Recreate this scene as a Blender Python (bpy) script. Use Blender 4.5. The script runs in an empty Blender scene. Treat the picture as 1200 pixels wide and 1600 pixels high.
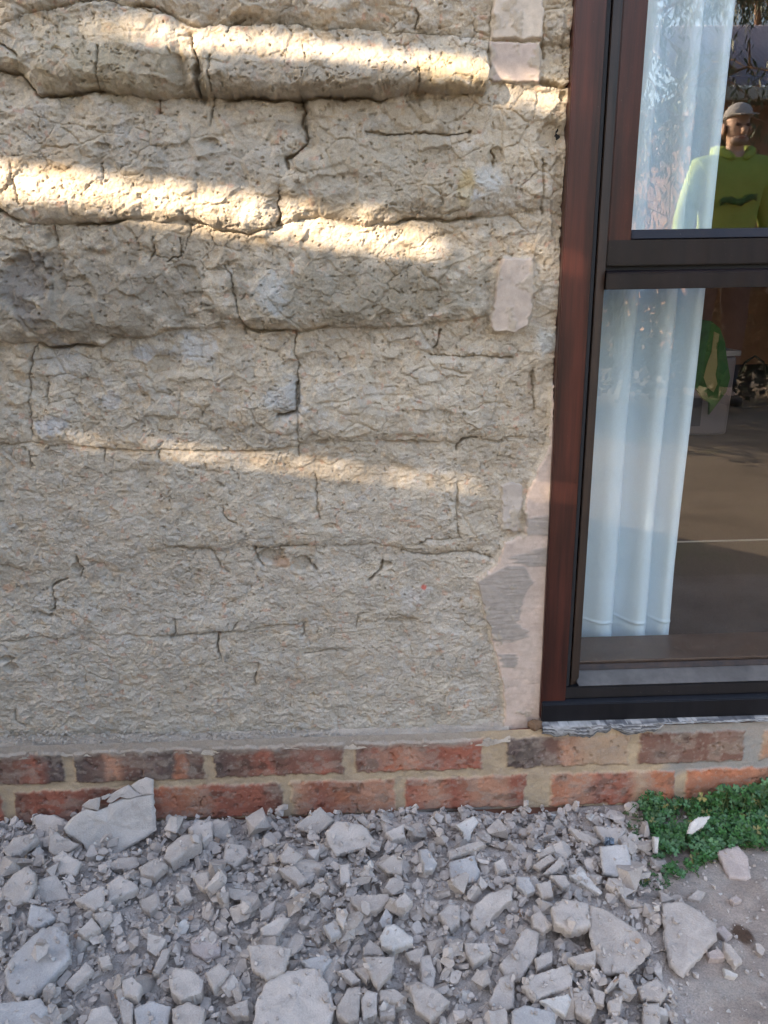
import bpy, bmesh, math, random
import numpy as np
from mathutils import Vector, Matrix
from math import sin, cos, tan, pi, radians as R

# ------------------------------------------------------------------ camera, light, exposure
SC = bpy.context.scene
COL = SC.collection
CAMD, CAMH, FPX = 1.15, 0.885, 1200.0
PITCH, YAW, ROLL = R(17.0), R(1.5), 0.0165
_f = np.array([sin(YAW)*cos(PITCH), cos(YAW)*cos(PITCH), -sin(PITCH)])
_r = np.array([cos(YAW), -sin(YAW), 0.0]); _u = np.cross(_r, _f)
_R = cos(ROLL)*_r - sin(ROLL)*_u; _U = cos(ROLL)*_u + sin(ROLL)*_r
EYE = np.array([0.0, -CAMD, CAMH])
cd = bpy.data.cameras.new('camera'); cam = bpy.data.objects.new('camera', cd); COL.objects.link(cam)
cd.sensor_fit = 'VERTICAL'; cd.sensor_height = 36; cd.sensor_width = 27; cd.lens = 27.0
cd.clip_start = 0.02; cd.clip_end = 2000
cam.matrix_world = Matrix(((_R[0], _U[0], -_f[0], EYE[0]), (_R[1], _U[1], -_f[1], EYE[1]), (_R[2], _U[2], -_f[2], EYE[2]), (0, 0, 0, 1)))
SC.camera = cam

SUN_AZ, SUN_EL = R(45), R(22)            # sun stands behind the viewer, to the left
w = bpy.data.worlds.new('World'); SC.world = w; w.use_nodes = True
nt = w.node_tree; bg = nt.nodes['Background']
sky = nt.nodes.new('ShaderNodeTexSky'); sky.sky_type = 'NISHITA'; sky.sun_disc = False
sky.sun_elevation = SUN_EL; sky.sun_rotation = R(180+45); sky.air_density = 1.0; sky.dust_density = 4.0; sky.ozone_density = 0.9
nt.links.new(sky.outputs[0], bg.inputs[0]); bg.inputs[1].default_value = 0.15
sl = bpy.data.lights.new('sun', 'SUN'); sl.energy = 4.0; sl.angle = R(0.55); sl.color = (1.0, 0.80, 0.60)
sun = bpy.data.objects.new('sun', sl); COL.objects.link(sun)
Ld = Vector((sin(SUN_AZ)*cos(SUN_EL), cos(SUN_AZ)*cos(SUN_EL), -sin(SUN_EL)))
sun.rotation_euler = Ld.to_track_quat('-Z', 'Y').to_euler(); sun.location = (-4, -5, 5)
SC.view_settings.view_transform = 'Standard'; SC.view_settings.look = 'None'
SC.view_settings.exposure = 2.62; SC.view_settings.gamma = 1.0
SC.cycles.max_bounces = 8; SC.cycles.transparent_max_bounces = 12

# ------------------------------------------------------------------ photo measurements -> places
def ray(px, py):
    return _f + _R*(px-600)/FPX + _U*(800-py)/FPX
def onwall(px, py, y=0.0):                      # point on the vertical plane y = const
    d = ray(px, py); t = (y-EYE[1])/d[1]; return EYE + d*t
def onplane(px, py, p0, n):
    d = ray(px, py); t = np.dot(np.array(p0)-EYE, n)/np.dot(d, n); return EYE + d*t
def onz(px, py, z): return onplane(px, py, (0, 0, z), np.array([0, 0, 1.0]))
def topx(P):
    v = np.asarray(P) - EYE; z = v@_f
    return 600+FPX*(v@_R)/z, 800-FPX*(v@_U)/z

# ------------------------------------------------------------------ noise
_rs = np.random.RandomState(7)
_T = _rs.rand(8, 256, 256).astype(np.float32)
def vn(x, y, s=0):
    xi = np.floor(x).astype(np.int64); yi = np.floor(y).astype(np.int64)
    fx = x-xi; fy = y-yi
    fx = fx*fx*fx*(fx*(fx*6-15)+10); fy = fy*fy*fy*(fy*(fy*6-15)+10)
    T = _T[s % 8]; o = (s*37) & 255
    a = T[(xi+o) & 255, yi & 255]; b = T[(xi+1+o) & 255, yi & 255]
    c = T[(xi+o) & 255, (yi+1) & 255]; d = T[(xi+1+o) & 255, (yi+1) & 255]
    return (a*(1-fx)+b*fx)*(1-fy)+(c*(1-fx)+d*fx)*fy
def fbm(x, y, s=0, o=4, g=0.5):
    t = 0; a = 1; n = 0
    for i in range(o):
        t = t + a*vn(x*2**i+i*17.3, y*2**i+i*9.1, s+i); n += a; a *= g
    return t/n-0.5
def worley(x, y, s=0):
    xi = np.floor(x).astype(np.int64); yi = np.floor(y).astype(np.int64)
    f1 = np.full(np.shape(x), 9.0); f2 = f1.copy(); cid = np.zeros(np.shape(x))
    for dx in (-1, 0, 1):
        for dy in (-1, 0, 1):
            gx = xi+dx; gy = yi+dy
            qx = gx+_T[s % 8][gx & 255, gy & 255]; qy = gy+_T[(s+3) % 8][gx & 255, gy & 255]
            d = (x-qx)**2+(y-qy)**2
            m = d < f1
            f2 = np.where(m, f1, np.minimum(f2, d)); cid = np.where(m, _T[(s+5) % 8][gx & 255, gy & 255], cid); f1 = np.where(m, d, f1)
    return np.sqrt(f1), np.sqrt(f2), cid
def sst(a, b, x):
    t = np.clip((x-a)/(b-a), 0, 1); return t*t*(3-2*t)
def segdist(X, Z, pts):                          # distance to a polyline
    D = np.full(X.shape, 9.0)
    for (ax, az), (bx, bz) in zip(pts[:-1], pts[1:]):
        vx, vz = bx-ax, bz-az; L = vx*vx+vz*vz+1e-12
        t = np.clip(((X-ax)*vx+(Z-az)*vz)/L, 0, 1)
        D = np.minimum(D, np.hypot(X-ax-t*vx, Z-az-t*vz))
    return D
def inpoly(X, Y, poly):
    ins = np.zeros(np.shape(X), bool); n = len(poly)
    for i in range(n):
        x1, y1 = poly[i]; x2, y2 = poly[(i+1) % n]
        c = ((y1 > Y) != (y2 > Y)) & (X < (x2-x1)*(Y-y1)/(y2-y1+1e-12)+x1)
        ins ^= c
    return ins
def polysd(X, Y, poly):                          # signed distance, positive inside
    d = segdist(X, Y, list(poly)+[poly[0]]); return np.where(inpoly(X, Y, poly), d, -d)

# ------------------------------------------------------------------ objects
def tag(o, label=None, cat=None, group=None, kind=None):
    if label: o['label'] = label
    if cat: o['category'] = cat
    if group: o['group'] = group
    if kind: o['kind'] = kind
    return o
def link(o, parent=None):
    COL.objects.link(o)
    if parent is not None: o.parent = parent
    return o
def thing(name, label, cat, loc=(0, 0, 0), group=None):
    o = bpy.data.objects.new(name, None); o.empty_display_size = 0.05; link(o); o.location = loc
    return tag(o, label, cat, group)
def mesh_np(name, V, Q, mat, parent=None, col=None, smooth=True, loc=None):
    me = bpy.data.meshes.new(name); V = np.asarray(V, np.float32).reshape(-1, 3); Q = np.asarray(Q, np.int32)
    if loc is not None: V = V-np.array(loc, np.float32)
    k = Q.shape[1]
    me.vertices.add(len(V)); me.vertices.foreach_set('co', V.ravel())
    me.loops.add(Q.size); me.loops.foreach_set('vertex_index', Q.ravel())
    me.polygons.add(len(Q)); me.polygons.foreach_set('loop_start', np.arange(0, Q.size, k, dtype=np.int32))
    me.polygons.foreach_set('loop_total', np.full(len(Q), k, np.int32))
    me.polygons.foreach_set('use_smooth', np.full(len(Q), smooth))
    if col is not None:
        ca = me.color_attributes.new('Col', 'FLOAT_COLOR', 'POINT')
        c = np.ones((len(V), 4), np.float32); c[:, :3] = col; ca.data.foreach_set('color', c.ravel())
    me.update(calc_edges=True); me.validate()
    me.materials.append(mat)
    o = bpy.data.objects.new(name, me); link(o, parent)
    if loc is not None: o.location = loc
    return o
def bm_obj(name, bm, mat, parent=None, smooth=False, loc=None):
    me = bpy.data.meshes.new(name); bm.normal_update(); bm.to_mesh(me); bm.free()
    if smooth:
        for p in me.polygons: p.use_smooth = True
    me.materials.append(mat)
    o = bpy.data.objects.new(name, me); link(o, parent)
    if loc is not None: o.location = loc
    return o
def gridq(nx, nz, keep=None):
    i = np.arange(nz-1)[:, None]*nx+np.arange(nx-1)[None, :]
    Q = np.stack([i, i+1, i+nx+1, i+nx], -1).reshape(-1, 4)
    if keep is not None: Q = Q[keep[:-1, :-1].ravel() & keep[1:, 1:].ravel() & keep[1:, :-1].ravel() & keep[:-1, 1:].ravel()]
    return Q
def box_bm(bm, x0, x1, y0, y1, z0, z1, bev=0.0, seg=2):
    m = Matrix.Translation(((x0+x1)/2, (y0+y1)/2, (z0+z1)/2)) @ Matrix.Diagonal((x1-x0, y1-y0, z1-z0, 1))
    g = bmesh.ops.create_cube(bm, size=1, matrix=m)
    if bev:
        es = list({e for v in g['verts'] for e in v.link_edges})
        bmesh.ops.bevel(bm, geom=es, offset=bev, segments=seg, affect='EDGES', profile=0.5)
def box(name, x0, x1, y0, y1, z0, z1, mat, parent=None, bev=0.0, smooth=False):
    bm = bmesh.new(); box_bm(bm, x0, x1, y0, y1, z0, z1, bev); return bm_obj(name, bm, mat, parent, smooth)
def tube_np(pts, rad, n=7):
    pts = [Vector(p) for p in pts]; V = []; Q = []
    for i, p in enumerate(pts):
        d = (pts[min(i+1, len(pts)-1)]-pts[max(i-1, 0)]).normalized()
        a = d.cross(Vector((0.3, 0.9, 0.2))).normalized(); b = d.cross(a)
        for k in range(n):
            t = 2*pi*k/n; V.append(p+(a*cos(t)+b*sin(t))*rad[i])
    for i in range(len(pts)-1):
        for k in range(n):
            Q.append((i*n+k, i*n+(k+1) % n, (i+1)*n+(k+1) % n, (i+1)*n+k))
    return V, Q

# ------------------------------------------------------------------ materials
class NM:
    def __init__(s, name):
        s.m = bpy.data.materials.new(name); s.m.use_nodes = True; s.t = s.m.node_tree; s.N = s.t.nodes; s.L = s.t.links
        s.b = s.N['Principled BSDF']; s.co = s.N.new('ShaderNodeTexCoord')
    def n(s, ty, ins=None, **kw):
        d = s.N.new(ty)
        for k, v in kw.items(): setattr(d, k, v)
        for k, v in (ins or {}).items():
            if hasattr(v, 'is_linked') or hasattr(v, 'links'): s.L.new(v, d.inputs[k])
            else: d.inputs[k].default_value = v
        return d
    def noise(s, scale, detail=4, rough=0.6, stretch=None, coord='Object'):
        v = s.co.outputs[coord]
        if stretch:
            mp = s.n('ShaderNodeMapping', {'Vector': v, 'Scale': stretch}); v = mp.outputs[0]
        return s.n('ShaderNodeTexNoise', {'Vector': v, 'Scale': scale, 'Detail': detail, 'Roughness': rough}).outputs['Fac']
    def ramp(s, fac, stops):
        r = s.N.new('ShaderNodeValToRGB'); s.L.new(fac, r.inputs[0]); e = r.color_ramp.elements
        while len(e) < len(stops): e.new(0.5)
        for k, (p, c) in enumerate(stops):
            e[k].position = p; e[k].color = (c if isinstance(c, tuple) else (c, c, c))+(1,) if not (isinstance(c, tuple) and len(c) == 4) else c
        return r.outputs[0]
    def mix(s, fac, a, b, mode='MIX'):
        d = s.N.new('ShaderNodeMix'); d.data_type = 'RGBA'; d.blend_type = mode
        for sock, v in ((d.inputs[0], fac), (d.inputs[6], a), (d.inputs[7], b)):
            if hasattr(v, 'links'): s.L.new(v, sock)
            elif isinstance(v, tuple): sock.default_value = v+(1,) if len(v) == 3 else v
            else: sock.default_value = v
        return d.outputs[2]
    def math(s, op, a, b=0.0):
        d = s.N.new('ShaderNodeMath'); d.operation = op
        for k, v in ((0, a), (1, b)):
            if hasattr(v, 'links'): s.L.new(v, d.inputs[k])
            else: d.inputs[k].default_value = v
        return d.outputs[0]
    def bump(s, h, dist=0.002, strength=1.0, prev=None):
        b = s.N.new('ShaderNodeBump'); b.inputs['Distance'].default_value = dist; b.inputs['Strength'].default_value = strength
        s.L.new(h, b.inputs['Height'])
        if prev is not None: s.L.new(prev, b.inputs['Normal'])
        s.L.new(b.outputs[0], s.b.inputs['Normal']); return b.outputs[0]
    def col(s, c):
        if hasattr(c, 'links'): s.L.new(c, s.b.inputs['Base Color'])
        else: s.b.inputs['Base Color'].default_value = c+(1,)
    def rough(s, v, spec=0.5):
        if hasattr(v, 'links'): s.L.new(v, s.b.inputs['Roughness'])
        else: s.b.inputs['Roughness'].default_value = v
        s.b.inputs['Specular IOR Level'].default_value = spec
    def attr(s):
        a = s.N.new('ShaderNodeAttribute'); a.attribute_name = 'Col'; return a.outputs['Color']

def mat_attr(name, grain=(0.82, 1.15), sc=420, bumpd=0.0012, rough=0.95, spec=0.15, sc2=110):
    M = NM(name); c = M.attr()
    g = M.ramp(M.noise(sc, 3, 0.7), [(0.3, grain[0]), (0.7, grain[1])])
    c = M.mix(1.0, c, g, 'MULTIPLY')
    M.col(c); M.rough(rough, spec)
    b = M.bump(M.noise(sc, 3, 0.75), bumpd*0.8, 1.0)
    M.bump(M.noise(sc2, 4, 0.7), bumpd*2.2, 0.8, b)
    return M.m
mAdobe = mat_attr('weathered mud', (0.86, 1.12), 520, 0.0010, 0.98, 0.08, 150)
mPatch = mat_attr('painted render', (0.95, 1.05), 600, 0.0004, 0.85, 0.2, 60)
mBrick = mat_attr('fired brick', (0.85, 1.12), 600, 0.0006, 0.9, 0.2, 130)
mMort = mat_attr('dusty mortar', (0.85, 1.12), 500, 0.0010, 0.97, 0.1, 120)
mSoil = mat_attr('bare soil', (0.75, 1.2), 420, 0.0012, 0.98, 0.08, 120)
mCrumb = mat_attr('crumbled plaster', (0.88, 1.1), 300, 0.0008, 0.97, 0.1, 90)

def mat_rubble(name, a, b, warm=0.0):
    M = NM(name)
    oi = M.N.new('ShaderNodeObjectInfo')
    c = M.ramp(oi.outputs['Random'], [(0.0, a), (0.6, tuple((x+y)/2 for x, y in zip(a, b))), (1.0, b)])
    blot = M.ramp(M.noise(28, 4, 0.6), [(0.35, 0.84), (0.65, 1.08)])
    c = M.mix(1.0, c, blot, 'MULTIPLY')
    g = M.ramp(M.noise(500, 2, 0.7), [(0.3, 0.9), (0.7, 1.08)])
    c = M.mix(1.0, c, g, 'MULTIPLY')
    sp = M.ramp(M.noise(160, 1, 0.5), [(0.74, 0.0), (0.78, 1.0)])
    c = M.mix(M.math('MULTIPLY', sp, 0.35), c, (0.62, 0.6, 0.57))
    M.col(c); M.rough(0.97, 0.1)
    x = M.bump(M.noise(60, 4, 0.65), 0.0035, 0.8)
    M.bump(M.noise(380, 3, 0.7), 0.0009, 1.0, x)
    return M.m
mRub = mat_rubble('broken plaster', (0.40, 0.350, 0.312), (0.51, 0.452, 0.408))
mRubPale = mat_rubble('pale broken plaster', (0.50, 0.47, 0.44), (0.58, 0.54, 0.50))
mRubPink = mat_rubble('pinkish broken plaster', (0.42, 0.355, 0.325), (0.46, 0.39, 0.36))
mRubBlue = mat_rubble('bluish broken plaster', (0.41, 0.388, 0.375), (0.45, 0.425, 0.41))

def mat_wood(name, hi, lo, rough=0.32, fleck=True, sc=1.0):
    M = NM(name)
    g = M.noise(60*sc, 5, 0.65, (1, 1, 0.05))
    c = M.ramp(g, [(0.32, lo), (0.66, hi)])
    pt = M.ramp(M.noise(9, 3, 0.6, (1, 1, 0.5)), [(0.35, 0.7), (0.7, 1.15)])
    c = M.mix(1.0, c, pt, 'MULTIPLY')
    if fleck:
        sp = M.ramp(M.noise(700, 1, 0.5), [(0.76, 0.0), (0.80, 1.0)])
        c = M.mix(M.math('MULTIPLY', sp, 0.5), c, (0.26, 0.22, 0.19))
    M.col(c)
    M.rough(M.ramp(M.noise(60, 3, 0.6, (1, 1, 0.08)), [(0.3, rough), (0.7, rough+0.08)]), 0.34)
    x = M.bump(g, 0.0006, 0.5)
    M.bump(M.noise(700, 2, 0.6), 0.00025, 0.6, x)
    return M.m
mJamb = mat_wood('reddish stained timber', (0.078, 0.021, 0.014), (0.020, 0.008, 0.007), 0.33)
mDark = mat_wood('dark stained timber', (0.008, 0.008, 0.011), (0.004, 0.0045, 0.007), 0.36)
mRail = mat_wood('dark brown timber', (0.014, 0.009, 0.009), (0.006, 0.005, 0.007), 0.33)
mBeadG = mat_wood('speckled worn bead', (0.052, 0.030, 0.019), (0.012, 0.009, 0.008), 0.45)
mSillSheen = mat_wood('sky-sheened sill', (0.13, 0.122, 0.118), (0.09, 0.085, 0.083), 0.33)  # lighter grey holds the sky sheen of the upward slope
mGapShade = NM('gap shade black'); mGapShade.col((0.006, 0.006, 0.007)); mGapShade.rough(0.8); mGapShade = mGapShade.m  # near-black colour stands for the shade inside the gaps

def simple(name, c, rough=0.6, nz=None, spec=0.4, var=0.15, bump=0.0):
    M = NM(name)
    if nz:
        f = M.ramp(M.noise(nz, 4, 0.6), [(0.3, 1-var), (0.7, 1+var)])
        M.col(M.mix(1.0, c, f, 'MULTIPLY'))
        if bump: M.bump(M.noise(nz*3, 3, 0.6), bump, 0.8)
    else: M.col(c)
    M.rough(rough, spec); return M.m

Mg = NM('window glass')
lw = Mg.N.new('ShaderNodeLayerWeight'); lw.inputs[0].default_value = 0.5
p5 = Mg.math('POWER', lw.outputs['Facing'], 5.0); fac = Mg.math('ADD', Mg.math('MULTIPLY', p5, 0.9), 0.060)
tr = Mg.N.new('ShaderNodeBsdfTransparent'); tr.inputs[0].default_value = (0.96, 0.975, 0.97, 1)
gl = Mg.N.new('ShaderNodeBsdfGlossy'); gl.inputs['Roughness'].default_value = 0.0; gl.inputs[0].default_value = (1, 1, 1, 1)
mx = Mg.N.new('ShaderNodeMixShader'); Mg.L.new(fac, mx.inputs[0]); Mg.L.new(tr.outputs[0], mx.inputs[1]); Mg.L.new(gl.outputs[0], mx.inputs[2])
Mg.N.remove(Mg.b); Mg.L.new(mx.outputs[0], Mg.N['Material Output'].inputs[0]); mGlass = Mg.m

# ================================================================== THE MUDBRICK WALL
def P2(pts, y=0.0):                              # photo points -> (x, z) on the wall
    o = []
    for p in pts:
        q = onwall(p[0], p[1], y); o.append((q[0], q[2]))
    return o
# bed joints, top to bottom, as seen
JO = [
 [(-400, -230), (0, -170), (400, -165), (900, -160)],
 [(-400, 45), (0, 40), (60, 22), (150, 0), (265, 20), (300, 40), (430, 42), (560, 50), (700, 58), (760, 66), (845, 70), (900, 72)],
 [(-400, 150), (0, 105), (35, 120), (62, 150), (110, 148), (160, 146), (185, 150), (250, 156), (320, 156), (400, 152), (470, 159), (520, 156), (600, 152), (640, 150), (650, 144), (700, 146), (752, 149), (765, 132), (900, 132)],
 [(-400, 345), (0, 330), (40, 345), (100, 352), (200, 344), (290, 345), (345, 356), (390, 369), (415, 356), (440, 350), (500, 345), (560, 352), (605, 353), (650, 343), (720, 341), (800, 336), (840, 326), (900, 330)],
 [(-400, 540), (0, 531), (60, 533), (80, 541), (142, 537), (165, 539), (175, 532), (240, 521), (275, 518), (330, 516), (378, 505), (400, 516), (465, 518), (500, 510), (570, 512), (640, 507), (745, 500), (840, 505), (900, 505)],
 [(-400, 700), (0, 691), (90, 696), (160, 702), (250, 705), (335, 707), (412, 705), (460, 697), (510, 692), (620, 690), (700, 690), (720, 684), (790, 688), (855, 680), (900, 680)],
 [(-400, 880), (0, 880), (60, 897), (120, 888), (270, 857), (335, 860), (400, 856), (440, 855), (500, 850), (610, 852), (650, 864), (700, 862), (770, 871), (900, 870)],
 [(-400, 1010), (0, 1000), (140, 992), (270, 994), (345, 988), (375, 985), (470, 972), (600, 968), (640, 972), (760, 985), (900, 990)],
 [(-400, 1160), (0, 1160), (400, 1160), (900, 1150)],
]
JZ = [np.array(P2(j)) for j in JO]
# bulge of each course towards the viewer, along its length (photo x, metres)
CA = [
 [(0, .012), (400, .015), (900, .008)],
 [(0, .012), (60, .016), (160, .030), (300, .034), (318, .012), (335, .036), (470, .046), (600, .044), (750, .036), (758, .006), (900, .004)],
 [(0, .018), (100, .024), (300, .027), (440, .025), (600, .026), (780, .020), (840, .012), (860, .003), (900, .002)],
 [(0, .026), (90, .027), (200, .026), (280, .012), (340, .008), (372, .014), (420, .026), (560, .022), (740, .018), (765, .004), (900, .002)],
 [(0, .008), (60, .005), (465, .007), (700, .008), (850, .003), (900, .0)],
 [(0, .006), (300, .007), (500, .005), (700, .004), (900, .0)],
 [(0, .004), (400, .004), (700, .003), (900, .0)],
 [(0, .003), (400, .003), (700, .003), (900, .0)],
]
# vertical joints and cracks: (half width mm, depth mm, points)
CR = [
 (1.6, 9, [(160, 78), (162, 110), (161, 148)]), (3.2, 22, [(300, 60), (305, 80), (312, 95), (310, 125), (312, 150)]),
 (1.4, 8, [(332, 92), (334, 145)]), (1.2, 6, [(475, 75), (478, 100)]), (1.3, 8, [(651, 112), (652, 145)]),
 (2.6, 16, [(470, 152), (476, 170), (474, 195), (482, 222), (466, 238), (448, 250), (452, 264)]),
 (1.5, 9, [(252, 158), (250, 180)]), (1.3, 7, [(336, 150), (333, 175), (330, 198)]),
 (1.6, 8, [(572, 205), (605, 212), (650, 208), (700, 213), (735, 206)]), (1.6, 9, [(765, 235), (772, 248), (768, 262)]),
 (2.2, 14, [(438, 300), (436, 318), (440, 334), (434, 350)]), (1.8, 10, [(26, 255), (28, 285), (36, 318)]),
 (1.4, 7, [(165, 255), (170, 290)]), (1.8, 10, [(240, 368), (243, 392), (236, 405)]), (1.8, 9, [(282, 372), (284, 398), (262, 408)]),
 (1.6, 9, [(350, 415), (362, 430), (365, 455), (372, 480), (381, 505), (384, 520)]),
 (1.4, 8, [(462, 518), (461, 552), (466, 560)]), (2.8, 16, [(464, 598), (465, 620), (464, 642), (452, 645), (436, 648)]),
 (1.1, 6, [(466, 560), (465, 600)]), (1.0, 5, [(466, 645), (467, 712)]), (2.0, 12, [(688, 514), (685, 530), (678, 544)]),
 (1.2, 6, [(672, 554), (720, 556), (760, 556), (800, 560)]), (1.5, 8, [(86, 352), (91, 385)]), (1.8, 9, [(60, 535), (50, 560), (46, 620), (50, 680)]),
 (1.4, 7, [(75, 598), (76, 630)]), (2.2, 12, [(712, 702), (714, 692), (722, 684), (742, 682)]), (1.4, 7, [(832, 575), (834, 610), (836, 640)]),
 (1.4, 6, [(46, 706), (47, 730)]), (1.5, 7, [(164, 702), (163, 722)]), (1.3, 6, [(250, 706), (250, 716)]),
 (2.2, 12, [(398, 858), (402, 876), (413, 882)]), (1.6, 8, [(398, 856), (420, 857), (445, 853), (480, 850)]), (2.0, 11, [(480, 870), (486, 880), (494, 888)]),
 (1.3, 6, [(270, 856), (300, 857), (330, 858), (340, 875), (345, 888), (356, 893)]), (1.2, 6, [(348, 795), (352, 808), (370, 818)]),
 (2.0, 11, [(120, 868), (121, 880), (130, 888), (126, 900)]), (2.0, 11, [(104, 905), (82, 915), (85, 940), (84, 952)]), (1.4, 6, [(62, 956), (80, 962)]),
 (1.4, 7, [(272, 968), (276, 990), (266, 996), (300, 990), (335, 988), (362, 986), (372, 972)]), (2.0, 12, [(342, 988), (340, 1010), (346, 1026)]),
 (1.4, 7, [(404, 1038), (398, 1060), (398, 1072)]), (2.2, 13, [(598, 875), (594, 890), (582, 900), (578, 904)]), (1.5, 8, [(625, 860), (665, 868), (700, 864), (735, 862), (768, 872)]),
 (1.2, 6, [(493, 740), (494, 780), (500, 810)]), (1.2, 6, [(474, 975), (476, 985), (472, 994)]), (1.2, 6, [(475, 1020), (500, 1018), (530, 1014), (545, 1018)]),
 (1.5, 7, [(22, 1110), (26, 1128), (40, 1135)]), (1.3, 6, [(715, 752), (712, 800), (716, 838)]), (1.1, 5, [(880, 60), (882, 110)]),
 (1.5, 8, [(845, 0), (848, 60), (850, 90)]), (1.6, 8, [(768, 8), (764, 60), (760, 98)]), (1.2, 6, [(846, 250), (848, 290), (846, 335)]),
 (1.8, 9, [(0, 68), (22, 78), (36, 92)]), (1.4, 7, [(655, 850), (665, 842), (720, 840)]), (1.2, 5, [(555, 980), (560, 960), (575, 955)]),
 (1.6, 9, [(215, 10), (240, 12), (265, 20)]), (1.8, 9, [(358, 52), (362, 38), (385, 30)]), (1.5, 8, [(648, 45), (655, 25), (650, 18)]), (1.4, 6, [(290, 390), (300, 350), (290, 345)]),
]
# pits / sockets: (x, y, rx, ry, depth mm)
PITS = [(424, 868, 26, 12, 12), (470, 880, 16, 14, 7), (604, 880, 9, 6, 8), (625, 968, 26, 6, 6), (502, 690, 12, 5, 7), (772, 245, 12, 14, 9), (45, 440, 34, 45, 12),
        (330, 225, 14, 7, 7), (165, 230, 12, 5, 6), (120, 886, 8, 9, 9), (75, 960, 12, 4, 7), (830, 600, 5, 20, 6), (860, 215, 18, 22, 9), (880, 150, 5, 6, 10),
        (870, 310, 8, 60, 6), (515, 820, 14, 6, 3), (20, 1040, 10, 10, 8), (12, 1028, 14, 6, 9), (318, 130, 7, 28, 12), (380, 32, 20, 8, 7), (150, 930, 10, 6, 3), (395, 1040, 14, 9, 4),
        (650, 152, 10, 8, 8), (470, 160, 10, 10, 8), (210, 440, 20, 18, -6), (290, 430, 20, 16, 5), (92, 420, 12, 50, 7)]
PATCH = {
 'A': [(768, -40), (846, -40), (848, 20), (847, 62), (843, 66), (764, 66), (767, 30)],
 'B': [(762, 66), (843, 67), (845, 100), (842, 133), (800, 132), (760, 130), (761, 95)],
 'C': [(785, 402), (832, 402), (834, 440), (830, 490), (822, 510), (802, 521), (768, 518), (762, 508), (772, 460), (776, 420)],
 'D': [(780, 756), (800, 753), (818, 756), (818, 780), (812, 806), (815, 828), (803, 834), (794, 829), (783, 828), (780, 812), (782, 788)],
 'E': [(863, 600), (866, 690), (864, 760), (862, 850), (857, 960), (852, 1060), (848, 1118), (840, 1131), (800, 1137), (783, 1135), (788, 1108), (781, 1060), (775, 1030), (766, 1000), (765, 985),
       (756, 960), (748, 925), (742, 906), (752, 897), (776, 876), (782, 855), (784, 842), (800, 841), (818, 832), (820, 812), (816, 790), (822, 770), (836, 735), (848, 712), (856, 690), (858, 640), (859, 600)],
}
PATCHW = {k: P2(v) for k, v in PATCH.items()}
FX0 = onwall(876, 450)[0]                       # outer left face of the window frame
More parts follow.
